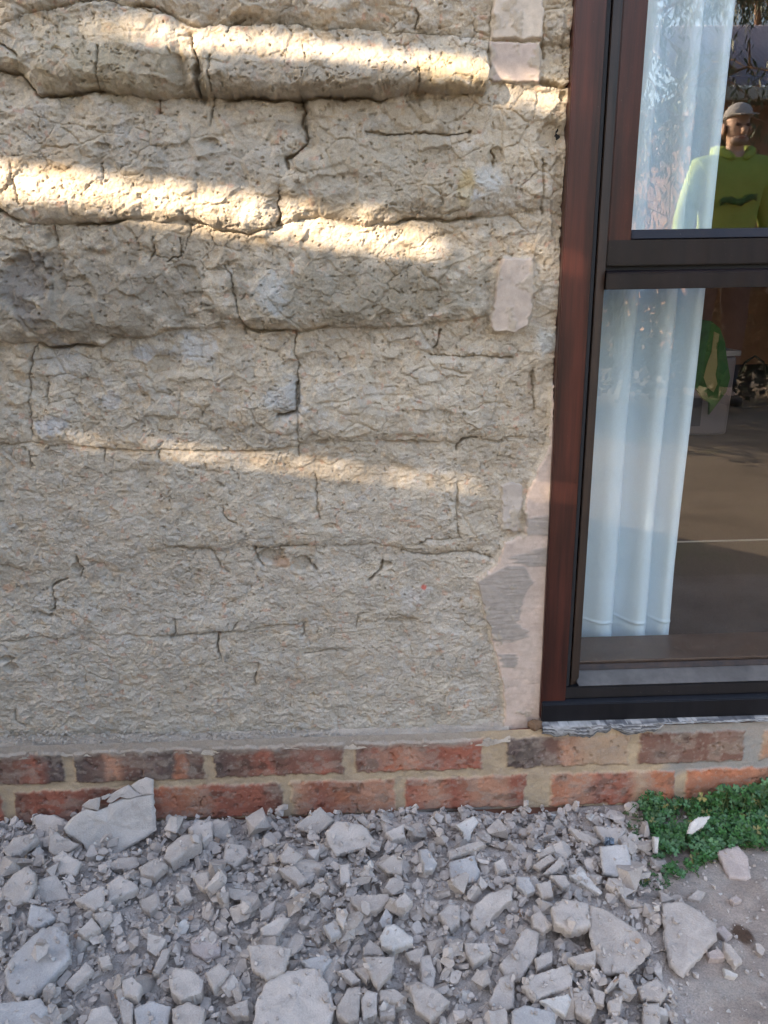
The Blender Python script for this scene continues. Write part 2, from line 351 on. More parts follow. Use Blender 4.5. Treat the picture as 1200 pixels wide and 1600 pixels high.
def wall_height(X, Z):
    wx = X+0.011*fbm(X*22, Z*22, 1, 5, .6); wz = Z+0.015*fbm(X*26+50, Z*26, 2, 5, .6)
    H = np.zeros(X.shape); PXq = None
    pxs = np.interp(X.ravel(), [onwall(p, 500)[0] for p in (-400, 0, 300, 600, 900)], [-400, 0, 300, 600, 900]).reshape(X.shape)
    for k in range(len(JZ)-1):
        zt = np.interp(wx, JZ[k][:, 0], JZ[k][:, 1]); zb = np.interp(wx, JZ[k+1][:, 0], JZ[k+1][:, 1])
        t = (wz-zb)/(zt-zb)
        a = np.interp(pxs, [c[0] for c in CA[k]], [c[1] for c in CA[k]])
        e = 0.16 if k > 3 else 0.24
        low = np.sqrt(np.clip(1-(1-np.clip(t/e, 0, 1))**2, 0, 1))
        up = 0.30+0.70*(0.5+0.5*np.cos(np.pi*np.clip((t-e)/(0.98-e), 0, 1)))
        prof = np.where(t < e, low, up)
        ins = (t >= 0) & (t < 1)
        H = np.where(ins, a*prof, H)
        if k == 0: H = np.where(t >= 1, 0.010, H)
    # beyond the last traced course the same wall carries on
    H += 0.012*fbm(X*8, Z*10, 3, 3)
    ero = 0.6+0.8*sst(0.50, 0.78, Z)                          # the upper courses are the most eroded
    H += 0.0075*fbm(X*24, Z*30, 4, 3)*ero
    ux = wx+0.004*fbm(X*90, Z*90, 5, 3); uz = wz+0.004*fbm(X*90+7, Z*90, 6, 3)
    msk = sst(-0.06, 0.10, fbm(X*12+3, Z*14, 6, 3))
    f1, f2, ci = worley(ux*26, uz*36, 1); H += (0.0046*(ci-0.5)*sst(0.0, 0.2, f2-f1)-0.0015*(1-sst(0, 0.05, f2-f1))*msk)*ero
    f1, f2, ci = worley(ux*13+4, uz*17, 6); H += 0.007*(ci-0.5)*sst(0.0, 0.12, f2-f1)*sst(.55, .8, Z)
    f1, f2, ci = worley(ux*76, uz*92, 2); H += (0.0012*(ci-0.5)*sst(0.0, 0.2, f2-f1)-0.0004*(1-sst(0, 0.07, f2-f1))*msk)*(0.5+0.5*ero)
    for sc_, se, w_, dp_ in ((30, 2, 0.008, 0.0028), (66, 6, 0.010, 0.0008)):          # fine meandering shrinkage cracks
        n = fbm(wx*sc_, wz*sc_*1.35, se, 4); mk = sst(0.05, 0.16, fbm(X*sc_*0.45+31, Z*sc_*0.5, se+1, 2))
        H -= dp_*(1-sst(w_*0.35, w_, abs(n)))*mk
    n = fbm(wx*60, wz*95, 6, 5, 0.6); st = n*15; q = np.floor(st)+sst(0.80, 1.0, st-np.floor(st)); H += 0.0005*q*0.5        # scaly flakes
    n = fbm(wx*150+9, wz*185, 7, 4, 0.6); st = n*8; q = np.floor(st)+sst(0.7, 1.0, st-np.floor(st)); H += 0.0006*q*0.5
    H += 0.0013*fbm(X*260, Z*300, 0, 3, 0.6)
    f1, f2, ci = worley(ux*170, uz*190, 5); H += 0.0022*ci*np.clip(0.6-f1, 0, 1)*sst(-0.15, 0.1, fbm(X*30, Z*34, 1, 3))       # grit
    f1, f2, ci = worley(X*300, Z*320, 7); H += 0.0011*ci*np.clip(0.6-f1, 0, 1)
    pit = fbm(X*150, Z*170, 3, 3); H -= 0.004*sst(0.25, 0.33, pit)
    for hw, dp, pts in CR:
        w_ = P2(pts); xs = [p[0] for p in w_]; zs = [p[1] for p in w_]
        m = (X > min(xs)-.03) & (X < max(xs)+.03) & (Z > min(zs)-.03) & (Z < max(zs)+.03)
        if not m.any(): continue
        jx = X[m]+0.0055*fbm(X[m]*130, Z[m]*130, 1, 4); jz = Z[m]+0.0055*fbm(X[m]*130+30, Z[m]*130, 2, 4)
        d = segdist(jx, jz, w_)
        wv = hw*0.00062*(0.15+1.6*(vn(X[m]*75, Z[m]*75, 3)))+0.0003
        H[m] -= dp*0.00105*(1-sst(wv*0.45, wv*1.2, d))+0.0018*(1-sst(0, 0.008, d))+(dp*0.0005*(1-sst(0, 0.016, d)) if dp >= 14 else 0)
    for cx, cy, rx, ry, dp in PITS:
        c = onwall(cx, cy); sc = 0.00096
        m = (abs(X-c[0]) < 2.5*rx*sc) & (abs(Z-c[2]) < 2.5*ry*sc)
        if not m.any(): continue
        d = np.hypot((X[m]-c[0])/(rx*sc), (Z[m]-c[2])/(ry*sc))+0.7*fbm(X[m]*90, Z[m]*90, 4, 3)
        H[m] -= dp*0.001*(1-sst(0.75, 1.15, d))
    # bed joints: thin dark recess here and there under the ledges
    for k in range(1, len(JZ)-1):
        zj = np.interp(wx, JZ[k][:, 0], JZ[k][:, 1]); g = vn(X*14+k*7, Z*0+k, 5)
        am = (0.012 if k in (2, 3, 4) else 0.0045 if k == 5 else 0.0025)
        H -= am*sst(0.35, 0.75, g)*(1-sst(0.0008, 0.0034, abs(wz-zj)))
    for key, pl in PATCHW.items():
        xs = [p[0] for p in pl]; zs = [p[1] for p in pl]
        m = (X > min(xs)-.02) & (X < max(xs)+.02) & (Z > min(zs)-.02) & (Z < max(zs)+.02)
        if not m.any(): continue
        sd = polysd(X[m]+0.004*fbm(X[m]*90, Z[m]*90, 6, 3), Z[m], pl)
        base = PBASE[key]-0.004
        H[m] = H[m]*(1-sst(-0.004, 0.004, sd))+base*sst(-0.004, 0.004, sd)
    # against the frame the wall falls away into a thin dark gap
    H -= 0.03*sst(FX0-0.004, FX0+0.001, X+0.004*fbm(X*3, Z*50, 2, 4))
    return H
PBASE = {'A': 0.012, 'B': 0.011, 'C': 0.012, 'D': 0.006, 'E': 0.011}
def wall_color(X, Z, H):
    base = np.array([0.450, 0.392, 0.306]); lo = np.array([0.36, 0.308, 0.232]); grey = np.array([0.335, 0.315, 0.275])
    C = np.ones(X.shape+(3,))*base
    def mixin(C, c, f): return C*(1-f[..., None])+np.array(c)*f[..., None]
    C = mixin(C, (0.455, 0.412, 0.352), 0.8*sst(0.75, 0.35, Z))                       # greyer lower down
    C = mixin(C, lo, 0.35*sst(-0.02, 0.16, fbm(X*16, Z*18, 2, 4)))
    C = mixin(C, (0.50, 0.445, 0.36), 0.6*sst(0.02, 0.18, fbm(X*30+5, Z*34, 5, 4)))
    C = mixin(C, grey, 0.4*sst(0.06, 0.18, fbm(X*42+15, Z*48, 1, 4)))
    C = mixin(C, (0.48, 0.465, 0.44), 0.3*sst(0.15, 0.22, fbm(X*48+75, Z*55, 3, 4)))  # bluish lime flecks
    C = mixin(C, (0.40, 0.27, 0.14), 0.3*sst(0.17, 0.25, fbm(X*60+33, Z*66, 6, 4)))   # ochre
    C = mixin(C, (0.45, 0.28, 0.20), 0.6*sst(0.25, 0.30, fbm(X*95+3, Z*96, 7, 3)))    # brick-red crumbs
    C = mixin(C, (0.22, 0.19, 0.15), 0.3*sst(0.22, 0.30, fbm(X*150+3, Z*170, 0, 3)))
    f1, f2, ci = worley(X*150, Z*170, 6); C = C*(0.96+0.08*ci)[..., None]
    f1, f2, ci = worley(X*60, Z*70, 3); C = C*(0.93+0.14*ci)[..., None]
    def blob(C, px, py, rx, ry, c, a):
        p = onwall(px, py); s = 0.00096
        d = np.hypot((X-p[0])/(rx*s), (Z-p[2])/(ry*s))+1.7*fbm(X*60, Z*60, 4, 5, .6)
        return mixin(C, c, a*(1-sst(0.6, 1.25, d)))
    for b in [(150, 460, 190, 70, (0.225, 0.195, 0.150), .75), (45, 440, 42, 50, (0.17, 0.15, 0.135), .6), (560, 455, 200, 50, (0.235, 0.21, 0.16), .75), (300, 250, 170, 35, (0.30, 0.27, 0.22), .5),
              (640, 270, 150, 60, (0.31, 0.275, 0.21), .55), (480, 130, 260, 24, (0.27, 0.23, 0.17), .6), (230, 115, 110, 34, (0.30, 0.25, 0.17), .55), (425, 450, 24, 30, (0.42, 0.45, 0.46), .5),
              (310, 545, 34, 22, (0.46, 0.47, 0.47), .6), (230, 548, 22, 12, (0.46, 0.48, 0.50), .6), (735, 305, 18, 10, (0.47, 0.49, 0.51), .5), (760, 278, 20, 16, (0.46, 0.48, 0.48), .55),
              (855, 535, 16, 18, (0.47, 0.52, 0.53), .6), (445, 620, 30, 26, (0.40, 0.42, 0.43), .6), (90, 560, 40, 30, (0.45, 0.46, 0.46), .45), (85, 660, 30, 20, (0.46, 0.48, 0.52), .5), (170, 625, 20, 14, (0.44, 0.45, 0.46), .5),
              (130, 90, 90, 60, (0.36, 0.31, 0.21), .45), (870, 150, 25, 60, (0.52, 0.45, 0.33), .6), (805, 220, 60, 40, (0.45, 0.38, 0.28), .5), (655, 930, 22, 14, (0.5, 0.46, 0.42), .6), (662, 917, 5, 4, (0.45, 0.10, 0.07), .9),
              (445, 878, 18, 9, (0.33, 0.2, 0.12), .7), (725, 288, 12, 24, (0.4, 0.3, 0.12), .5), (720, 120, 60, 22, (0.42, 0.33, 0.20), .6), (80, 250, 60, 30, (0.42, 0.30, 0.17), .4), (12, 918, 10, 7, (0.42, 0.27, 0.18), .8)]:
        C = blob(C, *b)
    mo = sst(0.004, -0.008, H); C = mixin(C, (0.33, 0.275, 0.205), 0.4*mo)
    return np.clip(C, 0.02, 0.8)

WL, WR, WT, WB = -3.2, FX0+0.006, 2.6, onwall(400, 1172)[2]-0.01
xa = np.concatenate([np.arange(WL, -0.66, 0.03), np.arange(-0.66, WR, 0.00115)])
za = np.concatenate([np.arange(WB, 1.28, 0.00115), np.arange(1.28, WT, 0.02)])
X, Z = np.meshgrid(xa, za)
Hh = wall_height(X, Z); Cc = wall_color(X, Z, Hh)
# over-hang: material sags slightly downwards where it bulges
V = np.stack([X+0.002*fbm(X*120, Z*120, 5, 2), -Hh, Z-0.12*np.clip(Hh, 0, 0.05)], -1)
wall = thing('mudbrick_wall', 'eroded pale brown mudbrick wall with cracked bulging courses left of the window', 'wall', (0, 0, 0))
mesh_np('mud_face', V, gridq(len(xa), len(za)), mAdobe, wall, Cc.reshape(-1, 3))
# wall above and right of the window, same mud, coarser
def mud_panel(x0, x1, z0, z1, st):
    xs = np.arange(x0, x1+st, st); zs = np.arange(z0, z1+st, st); X, Z = np.meshgrid(xs, zs)
    H = 0.006+0.03*fbm(X*8, Z*10, 3, 4); H += 0.012*fbm(X*24, Z*30, 4, 3)
    C = wall_color(X, Z, H)
    mesh_np('mud_face', np.stack([X, -H, Z], -1), gridq(len(xs), len(zs)), mAdobe, wall, C.reshape(-1, 3))
WINX1 = 1.62
mud_panel(WR+0.001, WINX1+0.03, 2.02, WT, 0.012)
mud_panel(WINX1+0.031, 3.4, WB, WT, 0.012)
bm = bmesh.new()
box_bm(bm, WL, FX0-0.012, 0.05, 0.26, 0.0, WT); box_bm(bm, WINX1+0.06, 3.4, 0.05, 0.26, 0.0, WT); box_bm(bm, FX0-0.012, WINX1+0.06, 0.05, 0.26, 2.05, WT); box_bm(bm, FX0-0.012, WINX1+0.06, 0.08, 0.12, 0.0, onwall(1050, 1029, 0.03)[2]-0.031)
bm_obj('wall_core', bm, simple('mud core', (0.3, 0.25, 0.18), 0.95, 20), wall)

# render patches left on the wall
PC = {'A': (0.49, 0.43, 0.36), 'B': (0.43, 0.355, 0.31), 'C': (0.45, 0.38, 0.322), 'D': (0.43, 0.38, 0.335), 'E': (0.51, 0.41, 0.345)}
PL = {'A': 'pale cream plaster patch at the top edge', 'B': 'pinkish square plaster patch under the cream one', 'C': 'dusty pink plaster patch in the mud beside the frame', 'D': 'small grey plaster strip above the pink render', 'E': 'long pink painted render strip with grey cement smears beside the frame'}
for key, pl in PATCHW.items():
    xs = np.array([p[0] for p in pl]); zs = np.array([p[1] for p in pl]); st = 0.0016
    gx = np.arange(xs.min()-.008, xs.max()+.008, st); gz = np.arange(zs.min()-.008, zs.max()+.008, st); X, Z = np.meshgrid(gx, gz)
    sd = polysd(X+0.008*fbm(X*80, Z*80, 6, 5, .6), Z+0.008*fbm(X*80+9, Z*80, 1, 5, .6), pl)
    keep = sd > -0.0012
    H = PBASE[key]+0.004*fbm(X*14, Z*14, 2, 3)+0.0012*fbm(X*90, Z*90, 3, 3)
    if key == 'E': H = H+0.0006*fbm(X*40, Z*420, 2, 3)
    H = H-0.016*(1-sst(-0.001, 0.0028, sd))
    C = np.ones(X.shape+(3,))*np.array(PC[key])
    C = C*(1+0.35*fbm(X*30, Z*30, 5, 4))[..., None]
    g = sst(0.0, 0.06, fbm(X*30+3, Z*26, 7, 4)+0.05)*0.45
    C = C*(1-g[..., None]*0.5)+np.array([0.37, 0.325, 0.285])*g[..., None]*0.5
    if key == 'E':
        d = 0.013*fbm(X*34, Z*190, 3, 5)
        s = np.zeros(X.shape)
        for poly in ([(742, 906), (790, 880), (815, 880), (835, 905), (818, 920), (812, 945), (808, 968), (826, 990), (800, 998), (770, 996), (756, 958)], [(775, 1018), (800, 1018), (808, 1026), (802, 1040), (785, 1038)],
                     [(790, 868), (862, 848), (860, 880), (830, 882)], [(818, 808), (862, 800), (860, 832), (820, 836)]):
            s = np.maximum(s, sst(-0.002, 0.002, polysd(X+d, Z+d*.6, P2(poly))))
        C = C*(1-0.9*s[..., None])+np.array([0.30, 0.27, 0.24])*0.9*s[..., None]*(1+0.25*fbm(X*30, Z*400, 3, 2))[..., None]
        H = H+0.0008*s+0.0016*s*fbm(X*60, Z*650, 2, 3)
    mm = sst(0.07, 0.13, fbm(X*55+8, Z*55, 2, 5, .6)-(0.13 if key == 'E' else 0.02)+0.16*(1-sst(0, .012, sd)))   # mud stuck on the render
    C = C*(1-mm[..., None]*.8)+np.array([0.385, 0.335, 0.265])*mm[..., None]*.8; H = H+mm*(0.0012+0.002*fbm(X*200, Z*200, 4, 3))
    C = C*(1+0.25*fbm(X*160, Z*160, 1, 3))[..., None]
    o = mesh_np('render_patch', np.stack([X, -H, Z], -1), gridq(len(gx), len(gz), keep), mPatch, wall, C.reshape(-1, 3))
    o['label'] = PL[key]

# ================================================================== BRICK BASE
base = thing('brick_base', 'red and brown brick plinth courses under the mud wall, smeared with mortar', 'brick base', (0, 0, 0))
BY = -0.030
ztop = onwall(400, 1166, BY)[2]
c1b, c2t = P2([(0, 1222), (300, 1212), (600, 1208), (900, 1192), (1200, 1184)], BY), P2([(0, 1236), (300, 1226), (600, 1214), (900, 1200), (1200, 1194)], BY)
def lev(px, py): return onwall(px, py, BY)[2]
Z1T, Z1B = lev(430, 1164), lev(430, 1211); Z2T, Z2B = lev(430, 1223), lev(430, 1273); Z3T = Z2B-0.010
def bx_(px, py): return onwall(px, py, BY)[0]
bricks = []  # x0,x1,z0,z1,base colour,[(px,py? relative fraction) second colour bands]
RD, BRN, OR, DK, SAL, SAND = (0.30, 0.095, 0.058), (0.15, 0.075, 0.055), (0.40, 0.15, 0.078), (0.085, 0.060, 0.056), (0.40, 0.20, 0.125), (0.40, 0.28, 0.185)
for px0, px1, bands in [(-330, -130, [(0, BRN)]), (-115, 99, [(0, RD), (.5, BRN), (.62, BRN), (.8, RD), (.90, DK), (1, DK)]), (115, 318, [(0, DK), (.2, BRN), (.24, SAL), (.33, SAL), (.4, BRN), (.76, DK), (.8, OR), (.87, OR), (.9, BRN)]),
                        (334, 537, [(0, DK), (.2, BRN), (.45, RD), (.5, BRN), (.85, RD), (1, BRN)]), (556, 754, [(0, BRN), (.15, RD), (.45, OR), (.6, RD), (.8, RD), (1, RD)]),
                        (790, 980, [(0, DK), (.25, DK), (.40, BRN), (.45, SAL), (.7, SAND), (.8, SAND), (1, SAND)]), (996, 1158, [(0, BRN), (.3, BRN), (.7, BRN), (1, BRN)]), (1185, 1390, [(0, SAND), (.1, OR), (1, OR)]), (1405, 1600, [(0, RD)])]:
    bricks.append((bx_(px0, 1190), bx_(px1, 1190), Z1B, Z1T, bands))
for px0, px1, bands in [(-200, 2, [(0, RD), (1, RD)]), (22, 225, [(0, BRN), (.15, RD), (.3, RD), (1, BRN)]), (238, 441, [(0, RD), (.25, OR), (.35, SAL), (.5, RD), (.8, RD), (1, BRN)]), (456, 616, [(0, SAND), (.1, SAL), (.3, RD), (.5, OR), (.8, SAL), (1, SAL)]),
                        (634, 820, [(0, RD), (.25, SAL), (.4, RD), (.6, SAL), (.85, SAL), (.9, RD)]), (860, 1051, [(0, OR), (.25, SAL), (.35, RD), (.6, RD), (.7, SAND), (.8, OR), (1, OR)]), (1068, 1275, [(0, OR), (.4, OR), (.7, SAL), (.8, OR)]), (1290, 1500, [(0, RD)])]:
    bricks.append((bx_(px0, 1245), bx_(px1, 1245), Z2B, Z2T, bands))
for k in range(-3, 7):
    x0 = -0.02+k*0.222; bricks.append((x0, x0+0.212, Z3T-0.066, Z3T, [(0, BRN), (.3, (0.19, 0.085, 0.06)), (.7, BRN)]))
xs = np.concatenate([np.arange(-3.2, -0.72, 0.02), np.arange(-0.72, 1.0, 0.0016), np.arange(1.0, 3.4, 0.02)]); zs = np.arange(Z3T-0.12, Z1T+0.016, 0.0016)
X, Z = np.meshgrid(xs, zs)
H = 0.0015*fbm(X*60, Z*60, 1, 4)+0.0014*fbm(X*200, Z*200, 3, 3)
C = np.ones(X.shape+(3,))*np.array([0.44, 0.340, 0.225]); C *= (1+0.5*fbm(X*40, Z*60, 2, 4))[..., None]
gm = sst(0.0, 0.08, fbm(X*7+4, Z*9, 6, 3)-0.16+0.30*sst(0.42, 0.58, X)); C = C*(1-gm[..., None])+np.array([0.27, 0.265, 0.25])*gm[..., None]
stepin = np.where(Z < Z2B-0.004, -0.009, 0.0)
for (x0, x1, z0, z1, bands) in bricks:
    m = (X > x0-.012) & (X < x1+.012) & (Z > z0-.012) & (Z < z1+.012)
    if not m.any(): continue
    x, z = X[m], Z[m]
    jit = 0.010*fbm(x*60, z*60, 5, 5)+0.003*fbm(x*260, z*260, 2, 2)
    r = 0.004; dx = np.minimum(x-x0, x1-x); dz = np.minimum(z-z0, z1-z); sd = np.minimum(dx, dz)+jit
    f = sst(-0.0022, 0.0028, sd)
    t = (x-x0)/(x1-x0)+0.10*fbm(x*18, z*34, 4, 3)
    cc = np.stack([np.interp(t, [b[0] for b in bands], [b[1][i] for b in bands]) for i in range(3)], -1)
    cc = cc*(1+0.75*fbm(x*30, z*36, 3, 4))[..., None]
    cc = cc*(1-(0.55*sst(0.12, 0.26, fbm(x*34+8, z*40, 6, 4)))[..., None])
    spk = sst(0.27, 0.36, fbm(x*230, z*230, 1, 2)); cc = cc*(1-0.35*spk[..., None])+np.array([0.42, 0.37, 0.32])*0.35*spk[..., None]
    sm = sst(0.10, 0.2, fbm(x*46+40, z*70, 7, 4)+0.03); cc = cc*(1-0.35*sm[..., None])+np.array([0.36, 0.30, 0.24])*0.35*sm[..., None]
    C[m] = C[m]*(1-f[..., None])+cc*f[..., None]
    H[m] += 0.0028*f+0.0008*fbm(x*120, z*120, 2, 3)*f-0.004*sst(0.27, 0.34, fbm(x*120+7, z*120, 5, 2))*f
H += stepin
# grey dust and smeared mortar on the upper edge of the top course
du = sst(Z1T-0.016, Z1T+0.002, Z+0.016*fbm(X*45, Z*45, 3, 4))*sst(0.22, 0.14, X+0.03*fbm(X*10, Z*30, 2, 2)); C = C*(1-du[..., None])+np.array([0.36, 0.315, 0.265])*du[..., None]; H += 0.0025*du
dd = 0.16+0.34*sst(-0.05, 0.2, fbm(X*22, Z*30, 6, 5))+0.5*sst(0.1, .25, fbm(X*90+4, Z*120, 1, 4)); C = C*(1-dd[..., None]*.6)+np.array([0.34, 0.28, 0.235])*dd[..., None]*.6
mesh_np('brickwork', np.stack([X, BY-H, Z], -1), gridq(len(xs), len(zs)), mBrick, base, np.clip(C, .02, .8).reshape(-1, 3))
# mortar ledge between mud and brick: profile swept along the wall
ss = np.linspace(0, 1, 26); xl = np.concatenate([np.arange(-3.2, -0.72, 0.02), np.arange(-0.72, onwall(785, 1140)[0]+0.008, 0.0018)])
z_in = onwall(400, 1138, 0)[2]; X, S = np.meshgrid(xl, ss)
zi = z_in+0.010*fbm(X*5, X*0, 3, 3)+np.interp(X, [-.6, .2], [-.004, .0])
Y = 0.004-(0.036*S**1.0)-0.006*fbm(X*45, S*5, 4, 5); Zl = zi+(Z1T+0.0005-zi)*(0.75*S+0.25*S**3)+0.005*fbm(X*50, S*4, 2, 4)*(1-S)+0.004*fbm(X*200, S*14, 5, 3)+0.006*np.clip(fbm(X*90, S*7, 6, 3)-.05, 0, 1)
end = S > 0.98; Y = np.where(S > 0.96, BY-0.0035-0.002*fbm(X*70, S, 1, 3), Y); Zl = np.where(end, Z1T-0.002-0.022*np.clip(fbm(X*26, S*0, 6, 5)+.22, 0, 1), Zl)
Cl = np.ones(X.shape+(3,))*np.array([0.40, 0.345, 0.285])*(1+0.6*fbm(X*30, S*5, 2, 5))[..., None]
mesh_np('mortar_ledge', np.stack([X, Y, Zl], -1), gridq(len(xl), len(ss)), mMort, base, Cl.reshape(-1, 3))
box('brick_core', -3.2, 3.4, BY+0.004, 0.24, -0.2, Z1T+0.004, simple('brick core', (0.25, 0.12, 0.08), 0.95), base)

# ================================================================== WINDOW
win = thing('window', 'dark reddish stained timber window with an upper sash and a fixed lower pane', 'window', (0, 0, 0))
def wx(px, py, y): return onwall(px, py, y)[0]
def wz(px, py, y): return onwall(px, py, y)[2]
FY = -0.020                                         # face of the outer frame
xA = wx(877, 450, FY); xB = wx(925, 400, FY)        # outer board
xC = wx(946, 425, 0.002); xD = wx(990, 350, 0.008)
ZB0 = wz(1000, 1123, FY-0.006); ZB1 = wz(1000, 1091, FY); ZTOP = 1.98; xR = WINX1
def profile_bar(name, prof, axis, a0, a1, mat, segs=1):
    # prof: list of (u, y); axis 'z': u = x, sweep in z; axis 'x': u = z, sweep in x
    n = len(prof); V = []; Q = []
    ks = np.linspace(a0, a1, segs+1)
    for a in ks:
        for u, y in prof: V.append((u, y, a) if axis == 'z' else (a, y, u))
    for i in range(segs):
        for k in range(n): Q.append((i*n+k, i*n+(k+1) % n, (i+1)*n+(k+1) % n, (i+1)*n+k))
    bm = bmesh.new(); vs = [bm.verts.new(v) for v in V]
    for q in Q: bm.faces.new([vs[i] for i in q])
    bm.faces.new(vs[:n]); bm.faces.new(vs[-n:][::-1])
    bmesh.ops.recalc_face_normals(bm, faces=bm.faces)
    es = [e for e in bm.edges if e.calc_face_angle(0) > 0.3]
    bmesh.ops.bevel(bm, geom=es, offset=0.0013, segments=2, affect='EDGES', clamp_overlap=True)
    o = bm_obj(name, bm, mat, win, True)
    try: o.data.set_sharp_from_angle(angle=R(40))
    except Exception: pass
    return o
g0 = xB-0.0005
profile_bar('outer_frame', [(xA, FY), (xB, FY), (xB+0.001, FY+0.014), (xB+0.001, 0.07), (xA+0.003, 0.07)], 'z', ZB0+0.002, ZTOP, mJamb, 6)['label'] = 'reddish brown left board of the frame'
profile_bar('jamb_groove', [(xB+0.002, FY+0.010), (xB+0.009, FY+0.013), (xB+0.0105, 0.068), (xB+0.002, 0.068)], 'z', ZB1, ZTOP, mGapShade, 4)  # black bar carries the groove shade in its colour
profile_bar('worn_bead', [(xB+0.0115, -0.006), (xC, 0.002), (xC, 0.066), (xB+0.0115, 0.066)], 'z', ZB1, ZTOP, mBeadG, 6)
zTr0 = wz(1050, 451, 0.0); zTr1 = wz(1050, 421, 0.0); zRb0 = wz(1050, 414, 0.005); zRb1 = wz(1050, 374, 0.005); zG = wz(1050, 358, 0.018)
sash = thing('upper_sash', None, None); sash.parent = win
profile_bar('sash_stile', [(xC+0.0015, 0.006), (xD-0.003, 0.006), (xD, 0.019), (xD, 0.055), (xC+0.0015, 0.055)], 'z', zRb0+0.002, ZTOP, mJamb, 5).parent = sash
profile_bar('sash_rail', [(zRb0, 0.004), (zRb1, 0.004), (zRb1, 0.055), (zRb0, 0.055)], 'x', xC+0.0018, xR-0.03, mRail).parent = sash
profile_bar('glazing_bead', [(zRb1+0.001, 0.008), (zG, 0.017), (zG, 0.054), (zRb1+0.001, 0.054)], 'x', xD-0.001, xR-0.03, mRail).parent = sash
profile_bar('transom', [(zTr0, -0.004), (zTr1-0.004, -0.004), (zTr1, 0.002), (zTr1, 0.06), (zTr0, 0.06)], 'x', xC+0.0006, xR-0.028, mRail)
profile_bar('outer_frame', [(xR-0.03, FY), (xR+0.06, FY), (xR+0.06, 0.07), (xR-0.03, 0.07)], 'z', ZB0+0.002, ZTOP, mJamb)
profile_bar('head_board', [(ZTOP+0.001, FY), (ZTOP+0.07, FY), (ZTOP+0.07, 0.07), (ZTOP+0.001, 0.07)], 'x', xA, xR+0.06, mJamb)
box('gap_shade_strip', xC+0.002, xR-0.03, 0.012, 0.056, zTr1-0.001, zRb0+0.001, mGapShade, win)  # black filler put in the gap in place of its shade
GY = 0.026
box('glass_pane', xD-0.006, xR-0.032, 0.023, 0.026, zG-0.006, ZTOP, mGlass, sash)
zS1 = wz(1050, 1044, 0.016); zS0 = wz(1050, 1068, -0.012); zl1 = wz(1050, 1034, 0.024); zK = wz(1050, 1027, 0.024)
box('glass_pane', xC-0.004, xR-0.032, GY, GY+0.003, zS1-0.004, zTr0+0.006, mGlass, win)
profile_bar('sill_slope', [(zS0, -0.013), (zS1, 0.016), (zS1, 0.06), (zS0, 0.06)], 'x', xC-0.0045, xR-0.031, mSillSheen)
profile_bar('glazing_bead', [(zS1+0.0006, 0.0165), (zl1, 0.0235), (zl1, 0.0255), (zS1+0.0006, 0.0255)], 'x', xC+0.001, xR-0.033, mBeadG)
profile_bar('sill_step', [(ZB1+0.001, FY+0.004), (zS0-0.001, -0.013), (zS0-0.001, 0.059), (ZB1+0.001, 0.059)], 'x', xB-0.004, xR-0.031, mDark)
profile_bar('sill_board', [(ZB0, FY-0.007), (ZB1-0.003, FY-0.007), (ZB1, FY-0.003), (ZB1, 0.06), (ZB0, 0.06)], 'x', xA+0.0015, xR+0.058, mDark)
zIS = wz(1050, 1029, 0.03); yIS = float(onz(1120, 989, zIS)[1]); print('inner sill', zIS, yIS, zS1)
box('inner_sill', xC-0.02, xR-0.02, 0.0305, yIS, zIS-0.03, zIS, simple('inner sill timber', (0.085, 0.05, 0.035), 0.35, 40), win, 0.002)
# flaking paint and sealant under the sill board
def flaky(x0, x1, zt, zlow, seed, mat, nm, amp=1.0, hx=0.0016):
    xs = np.arange(x0, x1, hx); ts = np.linspace(0, 1, 18); X, T = np.meshgrid(xs, ts)
    drop = zlow(X)*(0.8+0.7*fbm(X*60, X*0, seed, 4))
    Z = zt(X)-drop*T; Y = BY-0.004-0.006*np.sin(T*pi)**0.7*amp-0.004*fbm(X*120, T*4, seed+1, 4)
    q = fbm(X*34, T*22+X*14, seed+2, 5)+.03
    Cq = np.where((q > 0.02)[..., None], np.array([0.27, 0.27, 0.27]), np.array([0.09, 0.092, 0.10]))*(1+0.9*fbm(X*200, T*9, 3, 3))[..., None]
    Y -= 0.0015*(q > 0.02)
    Y = np.where(T > 0.97, BY+0.002, Y); Y = np.where(T < 0.03, BY+0.006, Y)
    return mesh_np(nm, np.stack([X, Y, Z], -1), gridq(len(xs), len(ts)), mat, win, np.clip(Cq, .01, .7).reshape(-1, 3))
zt0 = ZB0-0.0003
xl0, xl1, xm = wx(846, 1135, BY), wx(1035, 1130, BY), wx(952, 1135, BY)
flaky(xl0, xm+0.01, lambda x: zt0+0*x, lambda x: 0.025*sst(xm+0.012, xm-0.02, x)+0.004, 1, mPatch, 'flaking_sealant')
flaky(xm-0.002, xl1, lambda x: zt0+0*x, lambda x: 0.004+0.030*np.sin(np.clip((x-xm+.002)/(xl1-xm), 0, 1)*pi)**.6, 4, mPatch, 'flaking_sealant')
flaky(xl1-0.002, 1.4, lambda x: zt0+0*x, lambda x: 0.007+0*x, 6, mPatch, 'flaking_sealant', 0.6)
bm = bmesh.new(); p = onwall(845, 1132, BY)
for k in range(5): bmesh.ops.create_icosphere(bm, subdivisions=2, radius=0.006+0.001*k, matrix=Matrix.Translation((p[0]-0.004-0.005*(k % 3), BY+0.004, p[2]-0.001*k)))
for v in bm.verts: v.co += Vector([random.uniform(-.0012, .0012) for _ in range(3)])
bm_obj('crumbling_filler', bm, simple('ochre filler', (0.14, 0.085, 0.05), 0.95, 200), win)
# black strip standing for the shade in the gap between mud and frame, paint lip
box('edge_gap_shade', xA-0.012, xA-0.001, 0.012, 0.06, ZB0, ZTOP, mGapShade, win)

